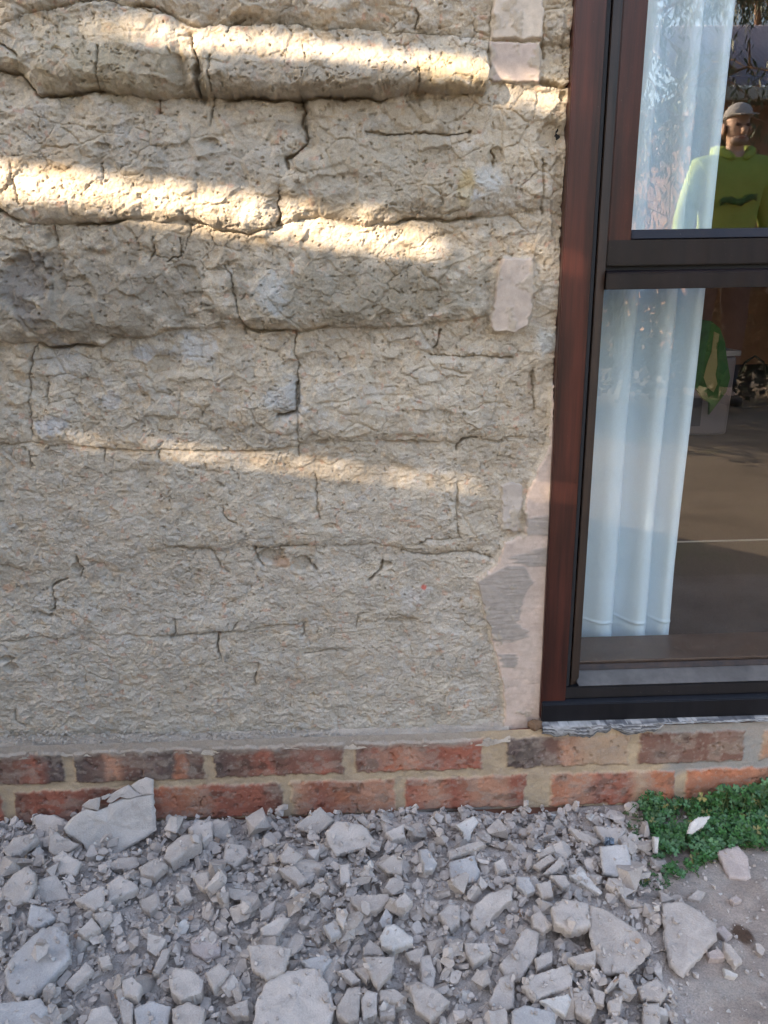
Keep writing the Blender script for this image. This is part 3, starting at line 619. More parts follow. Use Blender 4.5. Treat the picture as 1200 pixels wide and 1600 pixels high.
# ================================================================== CURTAIN
CY = 0.186
def cx(px, py): return onwall(px, py, CY)[0]
folds = [cx(905, 980)-0.16, cx(905, 980)-0.09, cx(908, 980)-0.035, cx(946, 980), cx(995, 980), cx(1030, 985)]
zc0 = zIS-0.045; prof = []
depth = [0.05, 0.05, 0.06, 0.07, 0.07, 0.06]
for i in range(len(folds)-1):
    a, b = folds[i], folds[i+1]; d = depth[i]
    for t in np.linspace(0, 1, 15): prof.append((a-0.010*(1-t)**4+(b-a)*t+0.004*sst(.8, 1, t), CY+d*0.5-d*(np.sin(t*pi*0.55)**1.2)+0.012*np.sin(t*pi*2)*0.35))
prof.append((folds[-1]+0.004, CY-0.010)); prof.append((folds[-1]+0.003, CY+0.012)); prof.append((folds[-1]-0.012, CY+0.022))
zz = np.concatenate([np.linspace(zc0, zc0+0.08, 40), np.linspace(zc0+0.085, 2.02, 60)]); V = []
for z in zz:
    t = (z-zc0)
    for i, (x, y) in enumerate(prof):
        hem = -0.003*math.exp(-((t-0.057)/0.0022)**2)
        V.append((x+0.004*sin(z*3+x*8)*min(1, t*2)+0.003*sin(z*11+x*30)*max(0, 1-t*6), y-0.002*sin(z*9+x*25)+hem+0.002*sin(x*70)*max(0, 1-t*5), z+(0.0025*sin(x*90) *0.4 if t < 0.001 else 0)))
Mc = NM('curtain cloth'); Mc.b.inputs['Subsurface Weight'].default_value = 0.0
wv = Mc.noise(700, 2, 0.5, (1, 1, 0.4)); Mc.col(Mc.mix(1.0, (0.58, 0.69, 0.78), Mc.ramp(wv, [(0.3, 0.96), (0.7, 1.03)]), 'MULTIPLY')); Mc.rough(0.9, 0.2); Mc.bump(wv, 0.0003, 0.5)
cur = mesh_np('curtain', V, gridq(len(prof), len(zz)), Mc.m, None, None, True)
so = cur.modifiers.new('thick', 'SOLIDIFY'); so.thickness = 0.0012
tag(cur, 'long pale blue white curtain hanging in folds behind the window glass', 'curtain')

# ================================================================== ROOM BEHIND
mCar = simple('brown carpet', (0.042, 0.024, 0.017), 0.95, 240, var=0.3, bump=0.003); mCar2 = simple('greyish carpet', (0.075, 0.055, 0.046), 0.95, 240, var=0.3, bump=0.003)
mRW = simple('brown room wall', (0.26, 0.14, 0.09), 0.8, 6, var=0.1)
RF = 0.03
pl = onz(1130, 846, RF)
tag(box('floor', -1.2, 4.2, pl[1]+0.008, 6.2, RF-0.05, RF, mCar), kind='structure')
tag(box('floor_near', -1.2, 4.2, 0.125, pl[1], RF-0.05, RF, mCar2), kind='structure')
tag(box('threshold', -1.2, 4.2, pl[1]+0.0005, pl[1]+0.0075, RF-0.05, RF+0.003, simple('metal strip', (0.45, 0.42, 0.4), 0.5)), kind='structure')
bm = bmesh.new(); box_bm(bm, -1.25, 4.25, 6.2, 6.3, 0, 2.5); box_bm(bm, -1.3, -1.2, 0.262, 6.2, RF, 2.5); box_bm(bm, 4.2, 4.3, 0.262, 6.2, RF, 2.5)
tag(bm_obj('room_wall', bm, mRW), kind='structure')
tag(box('ceiling', -1.3, 4.3, 0.262, 6.3, 2.5, 2.55, simple('ceiling paint', (0.4, 0.36, 0.3), 0.9)), kind='structure')
# storage tub with a green jacket standing for the hoodie reflection
tz = onz(1120, 680, RF); ty = tz[1]; bx0, bx1 = onwall(1062, 600, ty)[0], onwall(1148, 600, ty)[0]; btop = onwall(1120, 548, ty)[2]
Mt = simple('cloudy plastic', (0.13, 0.12, 0.14), 0.35)
tub = thing('storage_tub', 'cloudy plastic storage tub with dark contents standing on the room floor', 'storage tub', ((bx0+bx1)/2, ty+.15, RF))
def child(o, par): o.parent = par; o.matrix_parent_inverse = Matrix.Translation(-Vector(par.location)); return o
bm = bmesh.new(); box_bm(bm, bx0, bx1, ty, ty+.34, RF, btop-0.03, 0.02, 3)
for v in bm.verts:
    if v.co.z < RF+0.06: v.co.x += 0.012*(1 if v.co.x < (bx0+bx1)/2 else -1)
child(bm_obj('body', bm, Mt), tub)
child(box('lid', bx0-.012, bx1+.012, ty-.012, ty+.352, btop-0.0295, btop, simple('pale lid', (0.22, 0.22, 0.24), 0.35), None, 0.006), tub)
child(box('label_panel', onwall(1062, 640, ty)[0]+.01, onwall(1096, 640, ty)[0], ty-0.004, ty-0.0005, onwall(1080, 666, ty)[2], onwall(1080, 622, ty)[2], simple('dark contents', (0.03, 0.03, 0.045), 0.5), None, 0.001), tub)
def slabmesh(name, pts3, n, th, mat, parent=None):   # thick cloth-like shape from a traced outline
    n = Vector(n).normalized(); bm = bmesh.new(); a = [bm.verts.new(p) for p in pts3]; b = [bm.verts.new(Vector(p)+n*th) for p in pts3]
    bm.faces.new(a); bm.faces.new(b[::-1])
    for i in range(len(a)): bm.faces.new((a[i], a[(i+1) % len(a)], b[(i+1) % len(a)], b[i]))
    bmesh.ops.recalc_face_normals(bm, faces=bm.faces); return bm_obj(name, bm, mat, parent)
jk = thing('hoodie_reflection', 'green jacket with pale centre strip and dark leafy marks in place of the hoodie reflection', 'reflection_shape', ((bx0+bx1)/2, ty-.05, btop))  # reflected hoodie built as a solid coloured shape
jy = ty-0.03
def jp(pts, y): return [tuple(onwall(a, b, y)) for a, b in pts]
child(slabmesh('cloth', jp([(1080, 505), (1095, 499), (1112, 502), (1125, 513), (1133, 535), (1136, 560), (1141, 590), (1135, 612), (1120, 632), (1108, 648), (1109, 630), (1098, 622), (1086, 605), (1075, 600), (1070, 560)], jy), (0, 1, 0), 0.02, simple('green cloth', (0.035, 0.10, 0.028), 0.8, 20, var=0.3)), jk)
child(slabmesh('strip', jp([(1116, 518), (1124, 522), (1120, 550), (1121, 570), (1118, 585), (1121, 600), (1115, 613), (1105, 605), (1100, 590), (1104, 572), (1112, 550)], jy-0.004), (0, 1, 0), 0.003, simple('tan cloth', (0.24, 0.22, 0.11), 0.8)), jk)
for q in ([(1120, 536), (1127, 531), (1133, 536), (1131, 546), (1124, 549), (1119, 545)], [(1123, 560), (1132, 566), (1137, 575), (1130, 586), (1122, 580), (1126, 572)], [(1121, 590), (1127, 594), (1124, 602)]):
    child(slabmesh('leaf_mark', jp(q, jy-0.004), (0, 1, 0), 0.003, simple('dark green cloth', (0.02, 0.09, 0.02), 0.8)), jk)
# dark bag on the floor beside the tub
bp = onz(1172, 640, RF)
bm = bmesh.new(); bmesh.ops.create_icosphere(bm, subdivisions=3, radius=1)
for v in bm.verts: v.co = Vector((v.co.x*0.17, v.co.y*0.12, (v.co.z*0.13+0.12)*(1-0.25*abs(v.co.x))))+Vector((0.01*sin(v.co.z*9), 0.012*sin(v.co.x*8), 0))
bag = thing('bag', 'soft dark bag lying on the room floor right of the tub', 'bag', (bp[0]+.04, bp[1]+.1, RF))
b_ = bm_obj('body', bm, simple('black canvas', (0.02, 0.018, 0.02), 0.8), bag, True)
V, Q = tube_np([(-.09, 0, .2), (-.06, 0, .29), (0, 0, .33), (.06, 0, .29), (.09, 0, .2)], [.008]*5); mesh_np('handle', V, Q, simple('strap', (0.03, 0.025, 0.02), 0.7), bag)

# ================================================================== GROUND, SOIL
def soil_h(X, Y):
    h = 0.010*fbm(X*9, Y*9, 2, 4)+0.008*fbm(X*40, Y*40, 3, 5)
    f1, f2, ci = worley(X*70, Y*70, 2); h += 0.004*np.clip(0.45-f1, 0, 1)*ci
    return h
def heap_h(X, Y):                                # the pile of plaster under the wall
    right = onz(1010, 1420, 0.0)[0]
    e = sst(right+0.05, right-0.16, X+0.05*fbm(X*6, Y*6, 4, 3)+0.10*sst(-0.1, -0.4, Y)*-1.0)
    return e*(-0.022*sst(.16, .30, X)*sst(-.15, -.07, Y)-0.012+0.006*sst(-.25, .2, X)+0.026*np.exp(-((Y+0.24)/0.15)**2)+0.012*fbm(X*7, Y*7, 5, 3))
xs = np.arange(-1.1, 1.3, 0.004); ys = np.arange(-1.0, 0.02, 0.004)
X, Y = np.meshgrid(xs, ys); Zg = soil_h(X, Y)+heap_h(X, Y)-0.010*sst(-1.0, -0.9, Y)*0
edge = np.minimum(np.minimum(X+1.1, 1.3-X), Y+1.0); Zg = Zg*sst(0, 0.08, edge)-0.045*(1-sst(0, .06, edge))
hp = sst(onz(1010, 1420, 0.0)[0]+0.06, onz(1010, 1420, 0.0)[0]-0.08, X+0.05*fbm(X*6, Y*6, 4, 3))
Cs = np.array([0.30, 0.25, 0.215])*(1+0.8*fbm(X*12, Y*12, 1, 5))[..., None]; Cs = Cs*(1-hp[..., None])+np.array([0.42, 0.372, 0.34])*hp[..., None]
q = sst(0.05, 0.2, fbm(X*25, Y*25, 6, 4)); Cs = Cs*(1-.5*q[..., None])+np.array([0.33, 0.30, 0.27])*.5*q[..., None]
dk = onz(1160, 1462, 0.0); d = np.hypot((X-dk[0])/0.016, (Y-dk[1])/0.022)+0.8*fbm(X*60, Y*60, 2, 3); q = 1-sst(0.7, 1.1, d); Cs = Cs*(1-.85*q[..., None])+np.array([0.07, 0.035, 0.018])*.85*q[..., None]
tag(mesh_np('soil', np.stack([X, Y, Zg], -1), gridq(len(xs), len(ys)), mSoil, None, Cs.reshape(-1, 3)), kind='structure')
bm = bmesh.new(); bmesh.ops.create_grid(bm, x_segments=60, y_segments=60, size=400)
mG = NM('yard ground'); mG.col(mG.ramp(mG.noise(2.0, 8, 0.7), [(0.3, (0.13, 0.11, 0.085)), (0.55, (0.22, 0.18, 0.14)), (0.75, (0.10, 0.13, 0.05))])); mG.rough(0.95, 0.1); mG.bump(mG.noise(30, 5, 0.7), 0.01)
tag(bm_obj('ground', bm, mG.m, loc=(0, 0, -0.040)), kind='structure')

# ================================================================== RUBBLE
rng = random.Random(11); nr = np.random.RandomState(5)
CELL = 0.003; GX0, GY0, GNX, GNY = -0.95, -0.62, 640, 210
gx = GX0+CELL*(np.arange(GNX)+.5); gy = GY0+CELL*(np.arange(GNY)+.5); XX, YY = np.meshgrid(gx, gy)
HM = soil_h(XX, YY)+heap_h(XX, YY)
def cell(x, y): return np.clip(((y-GY0)/CELL).astype(int), 0, GNY-1), np.clip(((x-GX0)/CELL).astype(int), 0, GNX-1)
def proto(seed, kind, low=False):
    q = random.Random(seed); bm = bmesh.new()
    if kind == 'flat': sx, sy, sz, n = 1, q.uniform(.55, .95), q.uniform(.12, .26), 16
    elif kind == 'stick': sx, sy, sz, n = 1, q.uniform(.32, .5), q.uniform(.15, .28), 14
    else: sx, sy, sz, n = 1, q.uniform(.7, .95), q.uniform(.5, .75), 15
    for _ in range(n):
        a = q.uniform(0, 2*pi); r = q.uniform(.75, 1); z = q.choice((-1, 1))*q.uniform(.6, 1)
        bm.verts.new((cos(a)*r*sx, sin(a)*r*sy, z*sz))
    bmesh.ops.convex_hull(bm, input=bm.verts)
    bmesh.ops.delete(bm, geom=[v for v in bm.verts if not v.link_faces], context='VERTS')
    bmesh.ops.dissolve_limit(bm, angle_limit=R(14), verts=bm.verts, edges=bm.edges)
    if low:
        s = max(max(abs(v.co.x) for v in bm.verts), max(abs(v.co.y) for v in bm.verts)); bmesh.ops.triangulate(bm, faces=bm.faces)
        for v in bm.verts: v.co /= s
        return bm
    bmesh.ops.bevel(bm, geom=list(bm.edges), offset=0.04, segments=2, affect='EDGES', profile=.6, clamp_overlap=True)
    bmesh.ops.triangulate(bm, faces=bm.faces)
    bmesh.ops.subdivide_edges(bm, edges=[e for e in bm.edges if e.calc_length() > .32], cuts=1)
    bmesh.ops.triangulate(bm, faces=bm.faces)
    for v in bm.verts:
        v.co *= 1+0.035*q.uniform(-1, 1)
    s = max(max(abs(v.co.x) for v in bm.verts), max(abs(v.co.y) for v in bm.verts))
    for v in bm.verts: v.co /= s
    return bm
PR = []
for i in range(44):
    kd = ('flat', 'chunk', 'flat', 'stick', 'flat', 'chunk')[i % 6]; bm = proto(i+3, kd, i >= 26)
    me = bpy.data.meshes.new('plaster_fragment'); bm.to_mesh(me); bm.free(); me.materials.append(mRub)
    try: me.polygons.foreach_set('use_smooth', [True]*len(me.polygons)); me.set_sharp_from_angle(angle=R(32))
    except Exception: pass
    v = np.empty(len(me.vertices)*3); me.vertices.foreach_get('co', v); f = np.array([p.vertices[:] for p in me.polygons])
    PR.append((me, v.reshape(-1, 3), f, kd))
def local_n(x, y, s=0.02):
    i, j = cell(np.array([x-s, x+s, x, x]), np.array([y, y, y-s, y+s])); h = HM[i, j]
    return Vector((-(h[1]-h[0])/(2*s), -(h[3]-h[2])/(2*s), 1)).normalized()
def settle(x, y, sc, pv, tiltmax, pct=80):
    n = local_n(x, y, max(.008, sc)); n = (n+Vector((rng.gauss(0, tiltmax), rng.gauss(0, tiltmax)-0.12*tiltmax, 0))).normalized()
    M = n.to_track_quat('Z', 'Y').to_matrix() @ Matrix.Rotation(rng.uniform(0, 2*pi), 3, 'Z')
    W = (pv*sc)@np.array(M).T; wx_, wy_ = W[:, 0]+x, W[:, 1]+y
    i, j = cell(wx_, wy_); lo = W[:, 2] < np.median(W[:, 2])
    z = np.percentile((HM[i, j]-W[:, 2])[lo], pct)
    # raise the height map under the footprint
    ci, cj = cell(np.array([x]), np.array([y])); r = int(sc/CELL)+2
    a0, a1, b0, b1 = max(ci[0]-r, 0), min(ci[0]+r+1, GNY), max(cj[0]-r, 0), min(cj[0]+r+1, GNX)
    hi = ~lo
    for k in np.where(hi)[0]:
        aa, bb = i[k], j[k]; HM[aa, bb] = max(HM[aa, bb], z+W[k, 2])
    top = np.median(W[hi, 2])
    d = np.hypot(XX[a0:a1, b0:b1]-x, YY[a0:a1, b0:b1]-y); sub = HM[a0:a1, b0:b1]
    HM[a0:a1, b0:b1] = np.where(d < sc*0.62, np.maximum(sub, z+top*0.9), sub)
    return z, M
def density(x, y):                               # where the heap lies, in photo terms
    px, py = topx((x, y, 0.02))
    edge = 985+0.25*(py-1290)
    return 1-sst(edge-40, edge+55, px+60*float(vn(np.array(x*9), np.array(y*9), 3))-30)
def scatter(n, smin, smax, ylo=-0.56, yhi=-0.035, dens=True, avoid=None, x0=-0.78, x1=0.62):
    out = []; t = 0
    while len(out) < n and t < n*30:
        t += 1; x = rng.uniform(x0, x1); y = rng.uniform(ylo, yhi)
        if dens and rng.random() > density(x, y): continue
        s = smin*(smax/smin)**(rng.random()**1.7)
        if y > -0.032-s: continue
        if avoid is not None:
            px, py = topx((x, y, 0.035))
            if avoid(px, py, s): continue
        out.append((x, y, s))
    return out
SV, SF, SC_, off = [], [], [], 0
def bake(lst, tilt, pale=0.0, pct=70, warm=None):
    global off
    for x, y, s in lst:
        me, pv, pf, kd = rng.choice(PR[26:] if s < .0075 else PR[:26]); z, M = settle(x, y, s, pv, tilt, pct)
        SV.append((pv*s)@np.array(M).T+np.array([x, y, z])); SF.append(pf+off); off += len(pv)
        c = np.array([0.455, 0.40, 0.36])*rng.uniform(.82, 1.12)
        if rng.random() < 0.04: c = np.array([0.5, 0.47, 0.44])
        if rng.random() < 0.008: c = np.array([0.38, 0.27, 0.20])
        SC_.append(np.tile(c, (len(pv), 1)))
# traced larger pieces -----------------------------------------------------
C6 = lambda p: [(x/3, 1250+y/3) for x, y in p]
C7 = lambda p: [(400+x/3, 1250+y/3) for x, y in p]
C8 = lambda p: [(800+x/3, 1250+y/3) for x, y in p]
CL = lambda p: [(x/4, 1150+y/4) for x, y in p]
# (outline, thickness mm, tilt towards viewer deg, tilt sideways deg, material, label or None)
T = [
 (C6([(20, 790), (60, 720), (190, 595), (270, 588), (310, 625), (328, 740), (240, 830), (160, 915), (70, 915), (30, 870)]), 14, 14, -4, 3, 'large bluish grey plaster slab lying flat near the lower left corner'),
 (C6([(-60, 955), (190, 925), (228, 975), (180, 1050), (130, 1130), (-60, 1140)]), 14, 10, 3, 3, 'bluish grey slab cut off by the bottom left corner of the photo'),
 (C6([(5, 410), (60, 345), (125, 305), (160, 340), (165, 390), (125, 470), (60, 490), (10, 440)]), 13, 22, -6, 0, 'pointed pale grey slab at the left edge, above the large bluish slab'),
 (C6([(145, 440), (180, 370), (255, 345), (300, 400), (325, 460), (250, 470), (200, 480)]), 10, 20, 5, 0, 'flat grey flake right of the pointed slab at the left edge'),
 (C6([(500, 390), (560, 345), (640, 390), (645, 410), (560, 450), (505, 475)]), 16, 8, 0, 0, 'angular grey block with a small rust red fleck on its broken front edge'),
 (C6([(350, 465), (470, 395), (490, 400), (490, 490), (440, 510), (400, 490)]), 13, 10, 8, 0, 'wedge shaped grey piece touching the left side of the block with the rust fleck'),
 (C6([(125, 575), (140, 485), (225, 500), (260, 550), (190, 590), (150, 595)]), 13, 12, 0, 3, 'five sided bluish grey chunk just above the large bluish slab'),
 (C6([(765, 265), (780, 220), (850, 160), (940, 150), (935, 200), (870, 240), (800, 295)]), 22, 10, -6, 0, 'long thick grey chunk lying diagonally right of the leaning slab'),
 (C6([(880, 130), (930, 90), (995, 95), (995, 160), (950, 195), (900, 150)]), 22, 5, 0, 0, 'rounded grey lump at the upper end of the long diagonal chunk'),
 (C6([(15, 230), (60, 175), (170, 150), (180, 180), (90, 250), (30, 262)]), 14, 15, 0, 0, 'long grey shard by the brick at the far left edge'),
 (C6([(225, 240), (228, 125), (290, 170), (370, 210), (330, 240), (250, 260)]), 10, 45, 0, 0, 'triangular grey shard standing up against the left foot of the leaning slab'),
 (C6([(240, 270), (290, 235), (380, 290), (350, 350), (270, 345)]), 10, 30, -5, 0, 'grey flake lying just below the triangular upright shard'),
 (C6([(890, 660), (970, 595), (1035, 660), (1030, 720), (960, 745), (900, 710)]), 14, 16, 0, 2, 'pinkish eight cornered plaster piece in the lower left of the heap'),
 (C6([(650, 470), (740, 425), (750, 480), (700, 525), (660, 500)]), 14, 8, -4, 0, 'pale grey angular piece right of the block with the rust fleck'),
 (C6([(820, 440), (880, 390), (905, 460), (850, 490)]), 12, 15, 6, 0, None),
 (C6([(895, 340), (970, 330), (985, 390), (950, 420), (920, 390)]), 12, 10, -8, 0, None),
 (C6([(650, 310), (740, 265), (785, 300), (720, 355), (660, 340)]), 16, 5, 0, 0, 'rounded grey chunk tucked under the lower end of the long diagonal chunk'),
 (C6([(500, 300), (560, 265), (640, 262), (650, 300), (600, 325), (520, 320)]), 9, 12, 0, 0, None),
 (C6([(715, 800), (760, 700), (805, 680), (780, 760), (745, 810)]), 14, 10, 10, 0, 'finger shaped grey shard left of the pinkish eight cornered piece'),
 (C6([(790, 840), (820, 780), (900, 790), (955, 840), (940, 900), (850, 930), (800, 890)]), 24, 8, 0, 0, 'round grey lump split by a crack, below the pinkish eight cornered piece'),
 (C6([(625, 975), (700, 935), (800, 965), (780, 1070), (640, 1080)]), 20, 10, 0, 3, 'broad bluish grey chunk at the bottom edge, left one of a pair'),
 (C6([(805, 975), (880, 940), (960, 980), (940, 1070), (815, 1080)]), 20, 10, 0, 0, 'broad grey chunk at the bottom edge, right one of a pair'),
 (C6([(390, 1060), (430, 975), (500, 960), (560, 1060)]), 14, 20, 0, 0, None),
 (C6([(305, 860), (400, 755), (435, 790), (340, 890)]), 12, 12, -8, 0, 'grey shard lying diagonally off the right edge of the large bluish slab'),
 (C6([(565, 840), (620, 820), (665, 870), (640, 920), (580, 910)]), 18, 8, 0, 0, None),
 (C6([(960, 810), (1030, 755), (1075, 800), (1040, 850), (1000, 890)]), 15, 10, 0, 0, None),
 (C6([(1045, 280), (1060, 195), (1150, 210), (1165, 250), (1100, 310)]), 18, 12, 4, 0, None),
 (C6([(360, 615), (430, 545), (470, 600), (400, 640)]), 12, 10, 0, 0, None),
 (C6([(430, 530), (520, 515), (530, 555), (475, 600)]), 12, 14, 4, 0, None),
 (C6([(455, 735), (510, 725), (525, 770), (480, 785)]), 10, 8, 0, 0, None),
 (C6([(1060, 970), (1160, 925), (1165, 1010), (1100, 1010)]), 14, 12, 0, 0, None),
 (C6([(530, 830), (560, 840), (590, 930), (625, 960), (620, 1050), (575, 1040), (550, 940)]), 12, 10, 0, 0, 'long bent grey sliver pointing down to the bottom edge'),
 (C7([(185, 115), (300, 30), (370, 95), (345, 115), (280, 165), (190, 130)]), 11, 35, 4, 0, 'pointed grey slab propped by the bricks, upper left of the flat square slab'),
 (C7([(325, 150), (380, 95), (500, 115), (560, 190), (540, 215), (440, 240), (375, 260), (335, 200)]), 12, 28, 0, 0, 'large squarish grey slab with a chip on it, near the bricks at mid heap'),
 (C7([(465, 85), (500, 70), (555, 125), (530, 138)]), 9, 30, 0, 0, None),
 (C7([(0, 940), (60, 830), (200, 785), (290, 790), (340, 870), (370, 970), (330, 1080), (-20, 1100)]), 26, 12, 0, 0, 'biggest rounded grey slab, at the bottom edge left of centre, with a nicked face'),
 (C7([(-40, 680), (60, 670), (165, 690), (130, 800), (50, 835), (-20, 790)]), 13, 14, -3, 0, 'flat grey slab lying just above the biggest rounded slab'),
 (C7([(440, 450), (620, 435), (630, 465), (570, 510), (500, 525), (450, 480)]), 14, 10, 0, 0, 'wide grey wedge lying level in the middle of the heap'),
 (C7([(580, 640), (610, 585), (650, 577), (735, 640), (735, 665), (640, 700), (590, 680)]), 16, 14, 0, 1, 'whitish half stained stone shaped piece in the middle of the heap'),
 (C7([(905, 290), (1020, 255), (1050, 330), (1030, 380), (950, 392), (910, 355)]), 13, 20, 0, 3, 'smooth bluish grey flat piece below the thin plank of plaster'),
 (C7([(570, 300), (640, 250), (690, 270), (685, 345), (620, 340)]), 14, 22, 0, 0, 'pale grey angular piece below right of the large squarish slab'),
 (C7([(765, 230), (800, 220), (850, 290), (830, 325), (790, 325)]), 14, 10, 6, 3, None),
 (C7([(935, 115), (1020, 72), (1045, 100), (1010, 150), (1005, 190), (975, 190), (970, 150)]), 10, 30, 0, 1, 'bright white T shaped plaster chip near the bricks right of centre'),
 (C7([(900, 240), (1050, 185), (1080, 210), (910, 275)]), 9, 18, 0, 0, 'thin plank shaped plaster piece below the white T shaped chip'),
 (C7([(1005, 580), (1020, 490), (1100, 430), (1200, 405), (1200, 460), (1120, 530), (1050, 620)]), 14, 16, -5, 0, 'long curved grey slab in the right half of the heap'),
 (C7([(855, 530), (900, 480), (955, 490), (955, 570), (910, 605)]), 16, 10, 0, 0, None),
 (C7([(975, 665), (1085, 665), (1105, 715), (1020, 765), (985, 710)]), 16, 10, 0, 0, 'crumbly grey wedge with a pale top below the long curved slab'),
 (C7([(770, 730), (820, 720), (845, 800), (830, 890), (780, 850)]), 14, 14, 8, 0, 'upright grey block with a straight left side, below the whitish piece'),
 (C7([(720, 870), (760, 845), (840, 880), (910, 940), (850, 1000), (820, 1030), (750, 980)]), 16, 16, 0, 0, 'large three cornered grey slab near the bottom edge right of centre'),
 (C7([(375, 970), (430, 880), (490, 870), (480, 1020), (430, 1040), (380, 1005)]), 20, 12, 0, 0, 'tall grey block at the right shoulder of the biggest rounded slab'),
 (C7([(492, 930), (520, 885), (570, 900), (565, 1000), (500, 1025)]), 18, 12, 0, 0, 'second grey block to the right of the biggest rounded slab'),
 (C7([(575, 885), (650, 880), (705, 920), (640, 945), (580, 930)]), 12, 8, 0, 0, None),
 (C7([(572, 955), (655, 945), (650, 1010), (580, 1015)]), 14, 10, 0, 0, None),
 (C7([(1090, 950), (1140, 830), (1210, 800), (1210, 970), (1130, 990)]), 13, 14, 0, 0, None),
 (C7([(500, 730), (650, 730), (640, 800), (570, 880), (540, 830)]), 12, 12, 0, 0, 'flat grey wedge pointing down, under the whitish piece'),
 (C7([(500, 690), (530, 650), (590, 690), (600, 722), (500, 724)]), 11, 12, 0, 0, None),
 (C7([(700, 710), (800, 680), (770, 760), (720, 750)]), 12, 12, 0, 0, None),
 (C7([(110, 260), (150, 205), (220, 260), (180, 300), (120, 290)]), 13, 20, 0, 0, None),
 (C7([(100, 320), (180, 300), (240, 370), (200, 395)]), 13, 10, 0, 0, None),
 (C7([(315, 585), (380, 555), (400, 620), (350, 645)]), 14, 14, 0, 3, None),
 (C7([(15, 520), (100, 455), (70, 545), (20, 565)]), 10, 18, 0, 0, None),
 (C7([(20, 600), (110, 545), (160, 550), (100, 630), (30, 630)]), 11, 14, 0, 0, None),
 (C7([(605, 150), (690, 110), (700, 170), (640, 185)]), 15, 14, 0, 0, None),
 (C7([(460, 790), (540, 770), (565, 800), (520, 850)]), 11, 12, 0, 0, None),
 (C7([(380, 800), (430, 785), (490, 840), (450, 860)]), 11, 14, 0, 0, None),
 (C7([(210, 750), (310, 720), (355, 740), (310, 800), (240, 780)]), 15, 8, 0, 3, None),
 (C7([(390, 300), (440, 295), (440, 380), (395, 390)]), 12, 16, 0, 0, None),
 (C7([(1115, 290), (1160, 265), (1180, 320), (1130, 340)]), 14, 12, 0, 0, None),
 (C7([(650, 470), (700, 430), (735, 470), (700, 505), (660, 500)]), 15, 10, 0, 0, None),
 (C7([(380, 500), (430, 520), (410, 600), (375, 560)]), 10, 22, 0, 0, None),
 (C7([(575, 570), (610, 500), (640, 540), (635, 590), (590, 600)]), 12, 24, 0, 3, None),
 (C7([(250, 420), (300, 370), (340, 400), (300, 450)]), 10, 20, 0, 0, None),
 (C8([(415, 215), (540, 205), (565, 320), (510, 360), (430, 345), (418, 270)]), 10, 24, 0, 3, 'square bluish slab left of the green weeds'),
 (C8([(365, 490), (440, 510), (580, 600), (650, 680), (640, 720), (550, 810), (430, 810), (395, 740), (365, 620)]), 11, 16, 0, 0, 'big triangular grey slab left of the similar one on bare soil'),
 (C8([(705, 480), (800, 470), (960, 570), (960, 650), (890, 720), (805, 820), (745, 770), (715, 650)]), 12, 10, 0, 0, 'big five sided grey slab lying on bare soil below the weeds'),
 (C8([(960, 235), (1060, 210), (1105, 260), (1122, 360), (1100, 375), (1020, 360)]), 12, 14, 0, 2, 'pale cream plaster slab on the soil right beside the weeds'),
 (C8([(185, 500), (240, 455), (355, 480), (370, 580), (280, 612), (200, 570)]), 20, 12, 0, 0, 'thick crumbly grey slab above left of the big triangular slab'),
 (C8([(90, 540), (130, 510), (190, 580), (150, 615), (100, 590)]), 14, 12, 0, 0, 'small rounded grey stone shaped piece left of the thick crumbly slab'),
 (C8([(0, 700), (60, 590), (130, 620), (110, 730), (40, 840), (-20, 830), (-60, 770)]), 16, 14, 0, 0, 'large pale speckled grey slab in the lower right of the heap'),
 (C8([(45, 870), (90, 820), (270, 765), (288, 810), (280, 870), (110, 935)]), 16, 12, 0, 0, 'wide grey slab with a small chip on top, near the bottom right of the heap'),
 (C8([(130, 935), (265, 905), (280, 930), (250, 1010)]), 11, 12, 0, 1, 'pale three cornered piece tucked under the wide slab with the chip'),
 (C8([(285, 900), (340, 870), (400, 970), (370, 1030), (300, 990)]), 18, 14, 0, 0, None),
 (C8([(590, 870), (680, 830), (740, 885), (700, 940), (610, 925)]), 13, 10, 0, 0, "flat grey piece at the heap's lower right end, above the holed piece"),
 (C8([(615, 950), (690, 945), (700, 1070), (615, 1070)]), 13, 12, 0, 0, 'flat grey piece with a dark hole, rightmost at the bottom edge'),
 (C8([(0, 985), (60, 955), (200, 990), (205, 1070), (0, 1070)]), 13, 12, 0, 3, None),
 (C8([(270, 350), (330, 325), (425, 430), (410, 440), (290, 370)]), 10, 18, 0, 1, 'pale pinkish broken strip in the stacked shards left of the square bluish slab'),
 (C8([(175, 350), (250, 350), (275, 390), (240, 415)]), 10, 16, 0, 0, None),
 (C8([(385, 120), (540, 130), (490, 200), (430, 190)]), 14, 12, 0, 0, 'broad grey chunk against the lowest brick, just above the square bluish slab'),
 (C8([(265, 130), (300, 132), (420, 190), (380, 210), (310, 180)]), 10, 20, 0, 0, 'long narrow grey shard pointing at the square bluish slab'),
 (C8([(500, 175), (535, 155), (550, 200), (520, 215)]), 12, 12, 0, 0, None),
 (C8([(950, 600), (990, 585), (1035, 630), (1000, 655)]), 12, 10, 0, 2, 'small pale stone touching the right point of the five sided slab'),
 (C8([(915, 710), (970, 690), (1005, 730), (970, 745), (925, 740)]), 12, 8, 0, 2, 'small pale stone below the right point of the five sided slab'),
 (C8([(990, 660), (1020, 670), (1080, 750), (1050, 775), (1000, 710)]), 12, 8, 0, 0, 'oblong grey stone between two small pale stones on the soil'),
 (C8([(990, 785), (1060, 815), (1050, 830), (1000, 820)]), 9, 10, 0, 1, 'small white oblong stone alone on the bare soil at lower right'),
